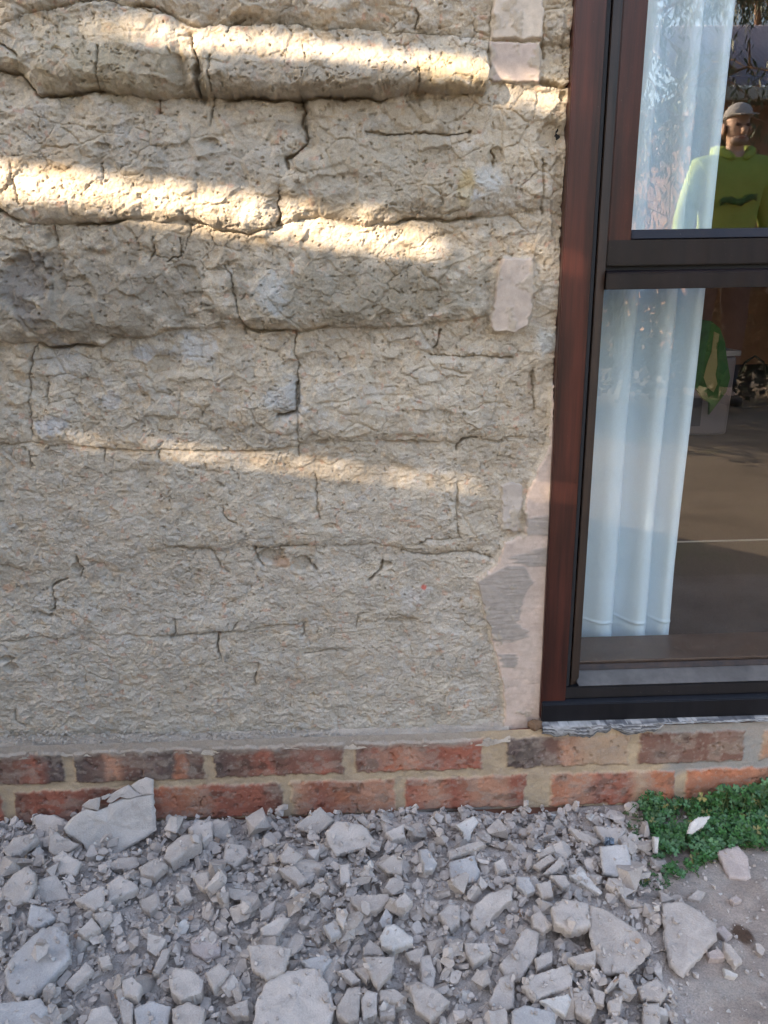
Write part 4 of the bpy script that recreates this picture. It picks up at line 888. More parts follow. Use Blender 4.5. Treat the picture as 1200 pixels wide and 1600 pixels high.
 (C8([(1020, 460), (1050, 443), (1080, 465), (1045, 485)]), 10, 6, 0, 2, 'small round tan pebble on the soil below the pale cream slab'),
 (C8([(370, 870), (440, 900), (430, 960), (390, 950)]), 14, 14, 0, 0, None),
 (C8([(450, 940), (520, 910), (510, 990), (460, 990)]), 14, 12, 0, 0, None),
 (C8([(265, 735), (395, 700), (390, 770), (300, 770)]), 14, 10, 0, 0, None),
 (C8([(105, 740), (190, 700), (190, 760), (120, 795)]), 15, 10, 0, 0, None),
 (C8([(115, 250), (190, 205), (205, 235), (130, 270)]), 9, 16, 0, 0, None),
 (C8([(60, 310), (75, 250), (100, 245), (95, 310), (70, 330)]), 10, 22, 0, 0, None),
 (C8([(145, 345), (230, 260), (255, 295), (190, 345)]), 10, 18, 0, 0, None),
 (C8([(100, 300), (180, 250), (210, 275), (130, 325)]), 11, 18, 0, 0, None),
 (C8([(130, 170), (200, 140), (205, 160), (140, 178)]), 9, 14, 0, 0, None),
 (C8([(825, 455), (870, 415), (910, 430), (880, 470)]), 10, 8, 0, 0, 'small crumbly grey piece on the soil between the weeds and the five sided slab'),
 (C8([(690, 420), (765, 465), (700, 482)]), 9, 18, 0, 0, 'small grey triangle above the top left corner of the five sided slab'),
 (C8([(20, 355), (80, 355), (110, 420), (70, 440), (25, 400)]), 13, 16, 0, 3, None),
 (C8([(115, 390), (180, 370), (195, 450), (140, 455)]), 12, 14, 0, 0, None),
 (C8([(665, 170), (690, 175), (685, 255), (668, 250)]), 10, 50, 0, 1, 'narrow upright pale shard half hidden at the left edge of the weeds'),
 (C8([(435, 890), (490, 820), (505, 840), (450, 895)]), 9, 12, 0, 0, None),
 (C8([(505, 450), (600, 480), (615, 495), (560, 500)]), 9, 12, 0, 0, None),
 (C8([(520, 395), (515, 365), (450, 362), (440, 390), (480, 420)]), 13, 10, 0, 0, None),
]
BIG = CL([(380, 600), (450, 510), (500, 478), (600, 430), (955, 290), (975, 620), (800, 700), (700, 730), (560, 730), (480, 690)])
TP = [np.array(t[0]) for t in T]+[np.array(BIG)]; TC = [p.mean(0) for p in TP]
boxes = [(p[:, 0].min(), p[:, 0].max(), p[:, 1].min(), p[:, 1].max()) for p in TP]
def avoid(px, py, s):
    for p, b in zip(TP, boxes):
        if b[0]-2 < px < b[1]+2 and b[2]-2 < py < b[3]+2 and bool(inpoly(np.array([px]), np.array([py]), [tuple(q) for q in p])[0]): return True
    return False
# deposit: dust and crumbs first, then small and middle pieces, then the larger ones
bake(scatter(2600, 0.0025, 0.006), 0.4)
bake(scatter(2500, 0.005, 0.012), 0.4)
bake(scatter(1000, 0.0085, 0.0135), 0.4)
bake(scatter(2600, 0.002, 0.005), 0.4)
def inview(x, y, s): px, py = topx((x, y, .02)); return -25 < px < 1225 and py < 1625
avoid_ = avoid
mids = scatter(235, 0.0105, 0.0195, avoid=avoid, yhi=-0.05)+scatter(60, 0.017, 0.027, avoid=avoid, yhi=-0.06)
outs = [m for m in mids if not inview(*m)]; mids = [m for m in mids if inview(*m)]; bake(outs, .3)
mids = sorted(mids, key=lambda q: q[2])
frag_label = 'small plain grey plaster fragment heaped with others along the brick base'
GRP = 'small grey plaster fragments in the rubble heap'
mid_obj = []; SZ = (0.013, 0.0165, 0.021, 0.026); MM = {}
for x, y, s in mids:
    ki = rng.randrange(26); me, pv, pf, kd = PR[ki]; z, M = settle(x, y, s, pv, 0.3, 72)
    b = min(SZ, key=lambda v_: abs(v_-s))
    if (ki, b) not in MM: mm = me.copy(); mm.transform(Matrix.Scale(b, 4)); MM[(ki, b)] = mm
    o = bpy.data.objects.new('plaster_fragment', MM[(ki, b)]); link(o); s_ = s/b; mid_obj.append(o)
    o.matrix_world = Matrix.Translation((x, y, z)) @ M.to_4x4() @ Matrix.Diagonal((s_, s_, s_, 1))
    tag(o, frag_label, 'rubble', GRP)
def slab_obj(poly, th, n, p0, mat, name='plaster_chunk', seed=0, rough=1.0, name_obj=None):
    q = random.Random(seed); n = Vector(n).normalized(); nn = np.array(n)
    pts = [np.array(onplane(a, b, p0, nn)) for a, b in poly]; c = sum(pts)/len(pts)
    ax = Vector(pts[0]-c).normalized(); ax = (ax-n*ax.dot(n)).normalized(); ay = n.cross(ax)
    L = [((p-c)@np.array(ax), (p-c)@np.array(ay)) for p in pts]
    size = max(math.hypot(*l) for l in L)
    # resample the outline with small chips
    out = []; step = max(0.0022, size/14)
    for i in range(len(L)):
        a, b = np.array(L[i]), np.array(L[(i+1) % len(L)]); d = np.linalg.norm(b-a); k = max(1, int(d/step)); nv = np.array([b[1]-a[1], a[0]-b[0]])/(d+1e-9)
        for j in range(k):
            t = j/k; m = a*(1-t)+b*t
            if j: m = m+nv*q.gauss(0, step*0.16*rough)
            out.append(m)
    m = len(out); O = np.array(out); ang = [math.atan2(o[1], o[0]) for o in O]
    area = sum(O[i-1][0]*O[i][1]-O[i][0]*O[i-1][1] for i in range(m))
    if area < 0: O = O[::-1]
    ins = lambda f: O*(1-f)
    e = min(0.0022/size, 0.10); rings = []
    nz = lambda P, z, amp: np.column_stack([P, z+amp*fbm(P[:, 0]*55+seed*3.1, P[:, 1]*55, seed % 6, 3)])
    bt = th*0.001
    for f in (0.82, 0.62, 0.42, 0.22, 3*e*0.9): rings.append(nz(ins(f), 0.0, 0.004*size/0.04))
    rings.append(nz(ins(e*1.0), -0.0006, 0.004*size/0.04)); rings.append(nz(ins(0), -0.0022, 0.004*size/0.04))
    for f, zz in ((-0.02, -0.35*bt), (0.0, -0.65*bt), (0.05, -1.0*bt)):
        Pk = ins(f)+nr.normal(0, step*0.14*rough, (m, 2)); rings.append(np.column_stack([Pk, zz+nr.normal(0, bt*0.05, m)]))
    rings.append(np.column_stack([ins(0.5), np.full(m, -bt)]))
    V = [np.array([0, 0, 0.0])]+[v for r_ in rings for v in r_]+[np.array([0, 0, -bt])]
    F = [(0, 1+i, 1+(i+1) % m) for i in range(m)]
    for r_ in range(len(rings)-1):
        a = 1+r_*m; b = a+m
        for i in range(m): j = (i+1) % m; F += [(a+i, b+i, b+j), (a+i, b+j, a+j)]
    a = 1+(len(rings)-1)*m; F += [(a+(i+1) % m, a+i, len(V)-1) for i in range(m)]
    o = mesh_np(name, np.array(V), np.array(F), mat, None, None, True)
    try: o.data.set_sharp_from_angle(angle=R(38))
    except Exception: pass
    o.matrix_world = Matrix(((ax.x, ay.x, n.x, c[0]), (ax.y, ay.y, n.y, c[1]), (ax.z, ay.z, n.z, c[2]), (0, 0, 0, 1)))
    return o, [np.array(onplane(a, b, p0, nn)) for a, b in poly]
MT = [mRub, mRubPale, mRubPink, mRubBlue]
order = sorted(range(len(T)), key=lambda k: abs((boxes[k][1]-boxes[k][0])*(boxes[k][3]-boxes[k][2])))
for k in order:
    poly, th, ty_, tx_, mi, lab = T[k]
    c = TC[k]; n = Vector((sin(R(tx_)), -sin(R(ty_)), cos(R(ty_))))
    p0 = onz(c[0], c[1], 0.03)
    for _ in range(4):
        i, j = cell(np.array([p0[0]]), np.array([p0[1]])); a, b = i[0], j[0]; hh = HM[max(0, a-4):a+5, max(0, b-4):b+5]
        z = float(np.percentile(hh, 92))+th*0.001*0.7; p0 = onz(c[0], c[1], z)
    # lift the slab so that its outline is not buried
    nn = np.array(n.normalized())
    for _ in range(3):
        pts = np.array([onplane(a*.85+c[0]*.15, b*.85+c[1]*.15, p0, nn) for a, b in poly]); i, j = cell(pts[:, 0], pts[:, 1])
        gap = float(np.percentile(HM[i, j]-pts[:, 2], 88))
        if gap > -0.001: p0 = p0+np.array([0, 0, 1])*(gap+0.001); d = ray(*c); p0 = EYE+d*((p0[2]-EYE[2])/d[2])
    if p0[2] > 0.11: p0 = onz(c[0], c[1], 0.08)
    o, pw = slab_obj(poly, th, n, p0, MT[mi], 'plaster_chunk' if lab else 'plaster_fragment', k)
    if lab: tag(o, lab, 'rubble slab' if 'pebble' not in lab and 'stone' not in lab else 'stone', 'larger plaster slabs and chunks')
    else: tag(o, frag_label, 'rubble', GRP); mid_obj.append(o)
    P = np.array([(p[0], p[1]) for p in pw]); m = inpoly(XX, YY, [tuple(q) for q in P])
    pl_z = p0[2]-((XX-p0[0])*nn[0]+(YY-p0[1])*nn[1])/nn[2]; HM = np.where(m, np.maximum(HM, pl_z), HM)
# the big slab leaning on the bricks, with loose flakes
lp = onwall(170, 1262, BY-0.045); ln = Vector((0.06, -0.84, 0.54))
big = [(395, 580), (450, 510), (500, 478), (540, 455), (600, 470), (670, 445), (680, 425), (760, 392), (870, 380), (955, 365), (967, 590), (900, 640), (800, 700), (700, 760), (560, 760), (520, 680), (430, 625)]
o, _ = slab_obj(CL(big), 12, ln, lp, mRubPale, 'plaster_chunk', 200, 0.6); o.data.materials[0] = mat_rubble('dry flat plaster', (0.44, 0.40, 0.365), (0.47, 0.43, 0.395))
tag(o, 'largest pale plaster slab leaning against the red bricks at left', 'rubble slab', 'larger plaster slabs and chunks')
for q, off_, lab in (([(505, 440), (520, 425), (555, 400), (625, 382), (612, 468), (560, 458)], 0.004, 'small loose flake on the upper left edge of the leaning slab'),
                     ([(812, 312), (860, 280), (910, 258), (957, 272), (957, 365), (890, 372), (850, 350)], 0.0, 'squarish flake standing at the top right corner of the leaning slab'),
                     ([(690, 365), (750, 330), (800, 305), (840, 345), (885, 372), (800, 395), (750, 380), (690, 420), (665, 410)], 0.002, 'curved cracked flake along the top edge of the leaning slab'),
                     ([(630, 380), (680, 360), (690, 375), (650, 400), (632, 400)], 0.002, 'tiny flake between two larger ones on the leaning slab')):
    f, _ = slab_obj(CL(q), 8, ln, np.array(lp)+np.array(ln.normalized())*off_, mRub, 'plaster_flake', 300+len(lab), 0.6); tag(f, lab, 'plaster flake', 'flakes on the leaning slab')
lump = [(215, 500), (250, 485), (300, 495), (330, 490), (400, 525), (400, 590), (330, 600), (290, 650), (265, 660), (225, 590), (210, 540)]
f, _ = slab_obj(CL(lump), 30, Vector((0, -.7, .7)), onwall(75, 1290, BY-0.03), mRub, 'plaster_lump', 77); tag(f, 'rough grey plaster lump against the brick left of the leaning slab', 'rubble slab', 'larger plaster slabs and chunks')
# final sprinkle: crumbs between and on top of everything
bake(scatter(2600, 0.002, 0.0055), 0.35)
bake(scatter(140, 0.006, 0.011, avoid=avoid), 0.3)
bake(scatter(1500, 0.0012, 0.0045, dens=False, x0=0.25, x1=0.95), 0.3)
bake(scatter(26, 0.006, 0.011, dens=False, x0=0.45, x1=0.95, avoid=avoid), 0.2)
def ledge_crumbs(n):
    global off
    for _ in range(n):
        px = rng.uniform(-10, 770); sy = rng.random(); p = onwall(px, 1141+20*sy-(4 if px > 400 else 0), 0.003-0.034*sy); s = rng.uniform(.001, .0036)*(1.3 if rng.random() < .1 else 1)
        me, pv, pf, kd = rng.choice(PR[26:]); M = np.array(Matrix.Rotation(rng.uniform(0, 6.28), 3, Vector((rng.gauss(0, 1), rng.gauss(0, 1), rng.gauss(0, 1))).normalized()))
        SV.append((pv*s)@M.T+np.array([p[0], p[1]-.001, p[2]+s*.15])); SF.append(pf+off); off += len(pv); SC_.append(np.tile(np.array([0.40, 0.355, 0.30])*rng.uniform(.8, 1.12), (len(pv), 1)))
ledge_crumbs(900)
bake([(x, -0.037-rng.random()*0.012, s) for x, y, s in scatter(220, 0.004, 0.010, yhi=-0.05) if x < 0.36], 0.4)
tag(mesh_np('plaster_crumbs', np.concatenate(SV), np.concatenate(SF), mCrumb, None, np.concatenate(SC_), False), 'grey crumbs and dust filling the plaster rubble heap', 'rubble crumbs', kind='stuff')
# blurred white shard lying on the weeds, made after the weeds' height is known

# ================================================================== WEEDS
mLeaf = mat_attr('clover leaf', (0.85, 1.15), 90, 0.0002, 0.55, 0.35)
WP = [(1000, 1252), (1012, 1232), (1040, 1248), (1080, 1250), (1110, 1240), (1130, 1232), (1165, 1230), (1200, 1218), (1290, 1200), (1290, 1325), (1200, 1325), (1150, 1322), (1125, 1335), (1100, 1345), (1080, 1362), (1062, 1372), (1040, 1368), (1025, 1350), (1020, 1322), (1012, 1300), (1004, 1280)]
def clover(name, poly, n, hmax, lab, seed, size=(0.0055, 0.0092), crown=True):
    q = random.Random(seed); V, F, C = [], [], []
    xs = [p[0] for p in poly]; ys = [p[1] for p in poly]; k = 0; t = 0
    root = None; stems_V, stems_F = [], []
    while k < n and t < n*40:
        t += 1; px = q.uniform(min(xs), max(xs)); py = q.uniform(min(ys), max(ys))
        if not inpoly(np.array([px]), np.array([py]), poly)[0]: continue
        # leaves fill a low mound between soil and the top of the mat
        g = onz(px, py, 0.0); mx = hmax
        if g[1] > -0.045:                         # this sight line meets the wall first: leaf stands in front of the bricks
            yy = -0.036-q.random()**1.5*0.05; p = onwall(px, py, yy); 
            if p[2] > hmax*1.45+0.02: continue
        else:
            d = float(polysd(np.array([px]), np.array([py]), poly)[0])
            if q.random() > d/14+.15 or float(fbm(np.array(px*.03), np.array(py*.04), 3, 3)) < -.27+.08*q.random(): continue
            z = (0.004+q.random()**0.6*mx*min(1, d/28+0.15)); p = onz(px, py, z)
            if p[1] > -0.034: continue
        nrm = Vector((q.gauss(0, .45), q.gauss(-.35, .4), 1)).normalized(); ax = nrm.orthogonal().normalized(); ax = Matrix.Rotation(q.uniform(0, 6.28), 3, nrm) @ ax
        sz = q.uniform(*size)*q.uniform(.65, 1.1); b = np.array([0.030, 0.092, 0.020]) if q.random() < .6 else np.array([0.062, 0.135, 0.058])
        if q.random() < .03: b = np.array([0.16, 0.15, 0.05])
        b = b*q.uniform(.6, 1.35)
        for j in range(3):
            a = Matrix.Rotation(j*2*pi/3+q.gauss(0, .12), 3, nrm) @ ax; s_ = nrm.cross(a); fold = q.uniform(.12, .4)
            o = len(V); P = Vector(p)
            for u, v, h in ((0, 0, 0), (.45, .36, fold*.5), (.88, .48, fold), (1.06, .26, fold*.6), (.86, 0, 0), (1.06, -.26, fold*.6), (.88, -.48, fold), (.45, -.36, fold*.5)):
                V.append(P+a*(u*sz)+s_*(v*sz)+nrm*(h*sz*.6)); C.append(b*(1.12 if abs(v) < .1 else 1))
            F += [(o, o+4, o+1, o+1), (o+1, o+4, o+3, o+2), (o, o+7, o+4, o+4), (o+7, o+6, o+5, o+4)]
        if k % 4 == 0:
            sV, sF = tube_np([p, (p[0]+q.gauss(0, .006), min(p[1]+q.gauss(0, .006), -.035), p[2]*.5), (p[0]+q.gauss(0, .01), min(p[1]+q.gauss(0, .01), -.036), 0.0)], [.0006, .0007, .0008], 4)
            o2 = len(stems_V); stems_V += sV; stems_F += [tuple(a+o2 for a in f) for f in sF]
        k += 1
    tris = []; cx_ = np.mean([v[0] for v in V]); cy_ = np.mean([v[1] for v in V])
    for f in F:
        tris += [(f[0], f[1], f[2])] + ([(f[0], f[2], f[3])] if f[3] != f[2] else [])
    r = thing(name, lab, 'weed', (float(cx_), float(cy_), 0))
    child(mesh_np('foliage', np.array([tuple(v) for v in V]), np.array(tris), mLeaf, r, np.array(C), False), r)
    child(mesh_np('stems', np.array([tuple(v) for v in stems_V]), np.array(stems_F), simple('weed stem', (0.08, 0.12, 0.04), .7), r), r)
    return r
clover('clover_weed', WP, 1700, 0.034, 'dense dark green clover mat growing against the red bricks at right', 3)
clover('clover_weed', [(975, 1262), (992, 1258), (1004, 1270), (1006, 1300), (1000, 1322), (985, 1318), (980, 1290)], 26, 0.012, 'small sparse clover sprig at the left edge of the dense mat', 4, (.003, .005))
clover('clover_weed', [(1000, 1352), (1020, 1340), (1030, 1362), (1052, 1380), (1050, 1392), (1025, 1400), (1012, 1410), (990, 1395), (975, 1385), (985, 1370)], 60, 0.008, 'thin low clover sprigs on rubble below the dense mat', 5, (.003, .0052))
o, _ = slab_obj([(1074, 1302), (1080, 1285), (1092, 1276), (1110, 1275), (1100, 1291), (1083, 1302)], 7, Vector((.1, -.5, .8)), onz(1090, 1290, 0.045), mRubPale, 'plaster_flake', 91)
tag(o, 'small white plaster chip caught on top of the clover leaves', 'plaster flake')
box_b = bmesh.new(); p = onz(952, 1315, 0.05)
bmesh.ops.create_icosphere(box_b, subdivisions=2, radius=0.0065)
for v in box_b.verts: v.co += Vector([rng.uniform(-.003, .003) for _ in range(3)])
o = bm_obj('crumpled_scrap', box_b, simple('dark blue foil', (0.10, 0.13, 0.17), 0.3, 300, var=.7), None, False, tuple(p)); tag(o, 'tiny crumpled dark blue foil scrap among the stacked shards', 'litter')

# ================================================================== THE YARD BEHIND THE VIEWER (seen in the glass, plus an added screen shading the wall)
TA = tan(SUN_AZ); TE = tan(SUN_EL)/cos(SUN_AZ)
PH = R(-18); F0 = Vector((-2.6, -2.2, 0)); FU = Vector((cos(PH), sin(PH), 0)); FN = Vector((-sin(PH), cos(PH), 0))
def to_screen(px, py, y=0.0):                       # which point of the fence lies between this wall point and the sun
    P = onwall(px, py, y); L = Vector(Ld); p = Vector(P); t = (p-F0).dot(FN)/L.dot(FN); q = p-L*t
    return (q-F0).dot(FU), q.z
mScreen = simple('added screen timber', (0.22, 0.19, 0.16), 0.9, 12, var=0.3, bump=0.004)
light_screen = thing('added_slat_screen', 'added unseen timber slat screen, its gaps shaped to cast the sun bands', 'light_screen', tuple(F0))  # unseen screen added only to shape the sun bands on the wall
S0, S1, ZF = -2.4, 2.3, 4.2
def gap(pts):                                      # photo polyline -> mean fence height
    q = [to_screen(*p) for p in pts]; return q
slits = []                                          # (lower, upper, s range)
g1l = gap([(300, 105), (640, 140)]); g1u = gap([(300, 42), (700, 78)]); g2l = gap([(100, 340), (600, 398)]); g2u = gap([(100, 272), (600, 345)]); g3 = gap([(300, 712), (600, 752)])
a1 = (g1l[0][1]+g1l[1][1])/2; b1 = (g1u[0][1]+g1u[1][1])/2; a2 = (g2l[0][1]+g2l[1][1])/2; b2 = (g2u[0][1]+g2u[1][1])/2; c3 = (g3[0][1]+g3[1][1])/2
PW = 0.03
zs_gap = [(c3-0.0010, c3+0.0010), (a2+0.002, b2-0.018), (a1-.004, b1-0.020)]
print('gaps', zs_gap, g1l, g1u, g2l, g2u)
lv = []; z = 0.02; gi = 0
while z < ZF:
    nxt = z+0.235
    if gi < len(zs_gap) and nxt > zs_gap[gi][0]-0.001:
        nxt = zs_gap[gi][0]
        lv.append((z, nxt)); z = zs_gap[gi][1]; gi += 1
    else: lv.append((z, nxt)); z = nxt-0.012
def screen_box(name, s0, s1, z0, z1, d0, d1, mat, bev=0.003):
    bm = bmesh.new(); box_bm(bm, s0, s1, d0, d1, z0, z1, bev); o = bm_obj(name, bm, mat, light_screen); o.rotation_euler.z = PH; return o
for i, (z0, z1) in enumerate(lv): screen_box('slat', S0, S1, z0, z1, 0.002*(i % 2)*8, 0.014+0.016*(i % 2), mScreen)
e_ = max(to_screen(948, 130)[0], to_screen(940, 430)[0])
print('end', e_, to_screen(905, 800)[0], to_screen(60, 20)[0])
screen_box('post', e_, S1, 0, ZF+.04, -0.06, -0.004, mScreen)  # wide unseen board added to end the sun bands at the frame
for s in (-2.4, -1.5, 2.25): screen_box('post', s-.045, s+.045, 0, ZF+.05, -0.10, -0.004, mScreen)
# a creeper added unseen over part of the gaps, breaking the sun bands
q = random.Random(4); V, Tt = [], []
def leafcl(s, z, n, rs, rz, sz=0.03):
    for _ in range(n):
        a = s+q.gauss(0, rs); b = z+q.gauss(0, rz); p = F0+FU*a+FN*(0.04+q.random()*0.05)+Vector((0, 0, b)); d = Vector([q.gauss(0, 1) for _ in range(3)]).normalized(); e = d.orthogonal().normalized(); o = len(V)
        L_ = sz*q.uniform(.6, 1.3); V.extend([p, p+d*L_*.5+e*L_*.35, p+d*L_, p+d*L_*.5-e*L_*.35]); Tt.append((o, o+1, o+2, o+3))
def cl_at(px, py, n, rs, rz, sz=.03): s, z = to_screen(px, py); leafcl(s, z, n, rs, rz, sz)
cl_at(40, 20, 160, .07, .05); cl_at(860, 430, 30, .03, .03); cl_at(690, 750, 110, .06, .02); cl_at(760, 765, 80, .05, .02); cl_at(60, 690, 60, .06, .02); cl_at(790, 430, 60, .04, .03); cl_at(780, 372, 60, .04, .03); cl_at(0, 690, 70, .16, .02); cl_at(150, 700, 40, .12, .02); cl_at(-150, 10, 400, .15, .06); cl_at(30, 30, 200, .07, .05); cl_at(560, 330, 60, .12, .012, .02); cl_at(200, 118, 26, .1, .012, .02); cl_at(985, 130, 90, .05, .05); cl_at(1050, 140, 160, .08, .06); cl_at(1180, 150, 260, .14, .07); cl_at(970, 440, 120, .06, .05); cl_at(1080, 450, 200, .1, .06); cl_at(1250, 460, 240, .14, .07)
cl_at(640, 395, 26, .06, .01, .02); cl_at(1000, 800, 120, .12, .03)
cr = mesh_np('leaf_blocker', [tuple(v) for v in V], Tt, simple('creeper leaf', (0.05, 0.10, 0.03), 0.6, 8), None, None, False)
tag(cr, 'added unseen green creeper hanging over the tall slat screen', 'leaf_blocker')
# low dark hedge added so the lower pane reflects no sunlit ground
q = random.Random(21); V, Tt = [], []
for _ in range(26000):
    p = Vector((q.uniform(.2, 8.5), -4.6+q.gauss(0, .22), q.random()**.8*1.02+q.gauss(0, .04))); d = Vector([q.gauss(0, 1) for _ in range(3)]).normalized(); e = d.orthogonal().normalized(); o = len(V); L_ = q.uniform(.04, .08)
    V.extend([p, p+d*L_*.5+e*L_*.35, p+d*L_, p+d*L_*.5-e*L_*.35]); Tt.append((o, o+1, o+2, o+3))
backdrop_hedge = thing('backdrop_hedge', 'low dark green hedge added behind the person to darken the lower pane reflection', 'backdrop_hedge', (4, -4.6, 0))
o = mesh_np('foliage', [tuple(v-Vector((4, -4.6, 0))) for v in V], Tt, simple('hedge leaf', (0.018, 0.028, 0.013), .8, 4), backdrop_hedge, None, False)
V, Qd = [], []
for i in range(34):
    v_, f_ = tube_np([(-3.7+i*.24, 0, -.05), (-3.7+i*.24+q.gauss(0, .04), q.gauss(0, .05), .45), (-3.7+i*.24+q.gauss(0, .08), q.gauss(0, .1), .9)], [.03, .02, .008], 6); o = len(V); V.extend(v_); Qd.extend([tuple(a+o for a in k) for k in f_])
mesh_np('stems', [tuple(v) for v in V], Qd, simple('hedge stem', (0.05, 0.035, 0.025), .8), backdrop_hedge)
# neighbouring shed seen in the upper pane
NY = 0.024
def mir(px, py, dist):                              # world position of something whose reflection appears at this photo point
    d = ray(px, py); p = EYE+d*dist; return Vector((p[0], 2*NY-p[1], p[2]))
e0 = mir(1068, 140, 8.2)
shed = thing('neighbour_shed', 'brown walled shed with purplish grey metal roof and cream gutter across the yard', 'shed', (e0.x, e0.y, 0))
def schild(o): return child(o, shed)
schild(box('wall', e0.x+.25, e0.x+6, e0.y-3.2, e0.y-.25, 0, e0.z-0.12, simple('brown render', (0.36, 0.19, 0.11), .85, 5, bump=.003)))
bm = bmesh.new(); n = 90; V2 = []; Fq = []
rt = mir(1068, 38, 9.6)
for i in range(n*4+1):
    x = e0.x+i*6.3/(n*4); c = 0.02*abs(sin(i*pi/4)); V2 += [(x, e0.y, e0.z+0.02+c), (x, e0.y-1.9, e0.z+(rt.z-e0.z)+c)]
for i in range(n*4): Fq.append((2*i, 2*i+2, 2*i+3, 2*i+1))
rf = mesh_np('roof', V2, Fq, simple('purplish grey sheet roof', (0.36, 0.33, 0.39), .6)); rf.modifiers.new('t', 'SOLIDIFY').thickness = .004; schild(rf)
schild(box('gutter', e0.x-.02, e0.x+6.4, e0.y+.002, e0.y+.12, e0.z-.13, e0.z+0.0, simple('cream gutter', (0.55, 0.50, 0.42), .5), None, .02))
schild(box('soffit', e0.x+.2, e0.x+6.2, e0.y-.24, e0.y-.001, e0.z-.118, e0.z-.06, simple('soffit', (0.3, 0.27, 0.22), .8)))
schild(box('downpipe', e0.x+1.72, e0.x+1.80, e0.y-.20, e0.y-.12, 0, e0.z-.12, simple('brown pipe', (0.07, 0.03, 0.02), .5)))
# gum trees
mBark = simple('gum bark', (0.30, 0.17, 0.10), .85, 6, var=.35, bump=.01); mGum = simple('gum leaf', (0.06, 0.085, 0.035), .5, 3, var=.3)
def gum_tree(x, y, h, lab, seed, nl, spread, low):
    q = random.Random(seed); t = thing('gum_tree', lab, 'tree', (x, y, 0)); V, Qd = [], []
    def lim(pts, rad):
        v, f = tube_np(pts, rad, 8); o = len(V); V.extend(v); Qd.extend([tuple(a+o for a in k) for k in f])
    p = Vector((0, 0, -.1)); tr = [p.copy()]; 
    for k in range(7): p = p+Vector((q.gauss(0, .12), q.gauss(0, .12), h*.85/7)); tr.append(p.copy())
    lim(tr, [.16-.017*i for i in range(8)]); tips = []
    for k in range(26):
        i = q.randrange(2, 8); st_ = tr[i]; a = q.uniform(0, 6.28); L_ = spread*q.uniform(.5, 1)
        m1 = st_+Vector((cos(a)*L_*.5, sin(a)*L_*.5, q.uniform(.1, .7))); e = st_+Vector((cos(a)*L_, sin(a)*L_, q.uniform(-.2, 1.0)))
        lim([st_, m1, e], [.045, .03, .012])
        for _ in range(7):
            f = q.random(); b = m1.lerp(e, f)+Vector((0, 0, 0)); e2 = b+Vector((q.gauss(0, .45), q.gauss(0, .45), q.gauss(-.1, .4))); lim([b, b.lerp(e2, .5)+Vector((0, 0, .08)), e2], [.012, .008, .004]); tips.append((b, e2))
    child(mesh_np('trunk', [tuple(v+Vector((x, y, 0))) for v in V], Qd, mBark, t), t)
    LV, LT = [], []
    for _ in range(nl):
        b, e = q.choice(tips); c = b.lerp(e, q.uniform(.3, 1.25))+Vector((q.gauss(0, .12), q.gauss(0, .12), q.gauss(-.06, .12)))
        if c.z < low: continue
        d = Vector((q.gauss(0, .5), q.gauss(0, .5), -1)).normalized(); s = d.orthogonal().normalized(); s = Matrix.Rotation(q.uniform(0, 6.28), 3, d) @ s; L_ = q.uniform(.07, .13); w_ = L_*.13
        o = len(LV); c = c+Vector((x, y, 0)); LV += [c, c+d*L_*.4+s*w_, c+d*L_, c+d*L_*.4-s*w_]; LT.append((o, o+1, o+2, o+3))
    child(mesh_np('crown', [tuple(v) for v in LV], LT, mGum, t, None, False), t); return t
a = mir(1000, 240, 8.0); gum_tree(a.x, a.y, 5.2, 'loose crowned gum tree left of the neighbouring shed', 5, 7500, 1.35, .9)
a = mir(1130, 60, 15.0); gum_tree(a.x+.3, a.y, 8.0, 'tall gum tree rising behind the neighbouring shed roof', 8, 12000, 2.4, 3.0)
a = mir(930, 240, 12.0); gum_tree(a.x, a.y, 6.5, 'spreading gum tree further left at the end of the yard', 12, 9000, 2.3, 1.0)
# person in the yard (reflected in the upper pane)
h0 = mir(1150, 200, 4.8); print('person', h0)
px_, py_, hz = h0.x, h0.y, h0.z                     # head centre
person = thing('person', 'person in lime hoodie and grey cap standing in the yard facing the window', 'person', (px_, py_, 0))
def skin_obj(name, verts, edges, rad, mat, root=0, sub=2, parent=person):
    me = bpy.data.meshes.new(name); me.from_pydata([tuple(v) for v in verts], edges, []); o = bpy.data.objects.new(name, me); link(o, parent)
    m = o.modifiers.new('skin', 'SKIN'); m.use_smooth_shade = True
    for i, r_ in enumerate(rad): me.skin_vertices[0].data[i].radius = r_ if isinstance(r_, tuple) else (r_, r_)
    me.skin_vertices[0].data[root].use_root = True
    s = o.modifiers.new('sub', 'SUBSURF'); s.levels = sub; s.render_levels = sub; me.materials.append(mat); return o
k = hz/1.66                                          # local scale (eye height 1.66)
def S(x, y, z): return (x*k, y*k, z*k)
mSkin = simple('skin', (0.62, 0.38, 0.27), .55); mLime = simple('lime hoodie cloth', (0.36, 0.46, 0.09), .85, 6, var=.12, bump=.004); mTr = simple('dark work trousers', (0.03, 0.035, 0.05), .85, 8); mCap = simple('grey cap cloth', (0.42, 0.40, 0.385), .85); mBoot = simple('dark work boot', (0.03, 0.022, 0.016), .7)
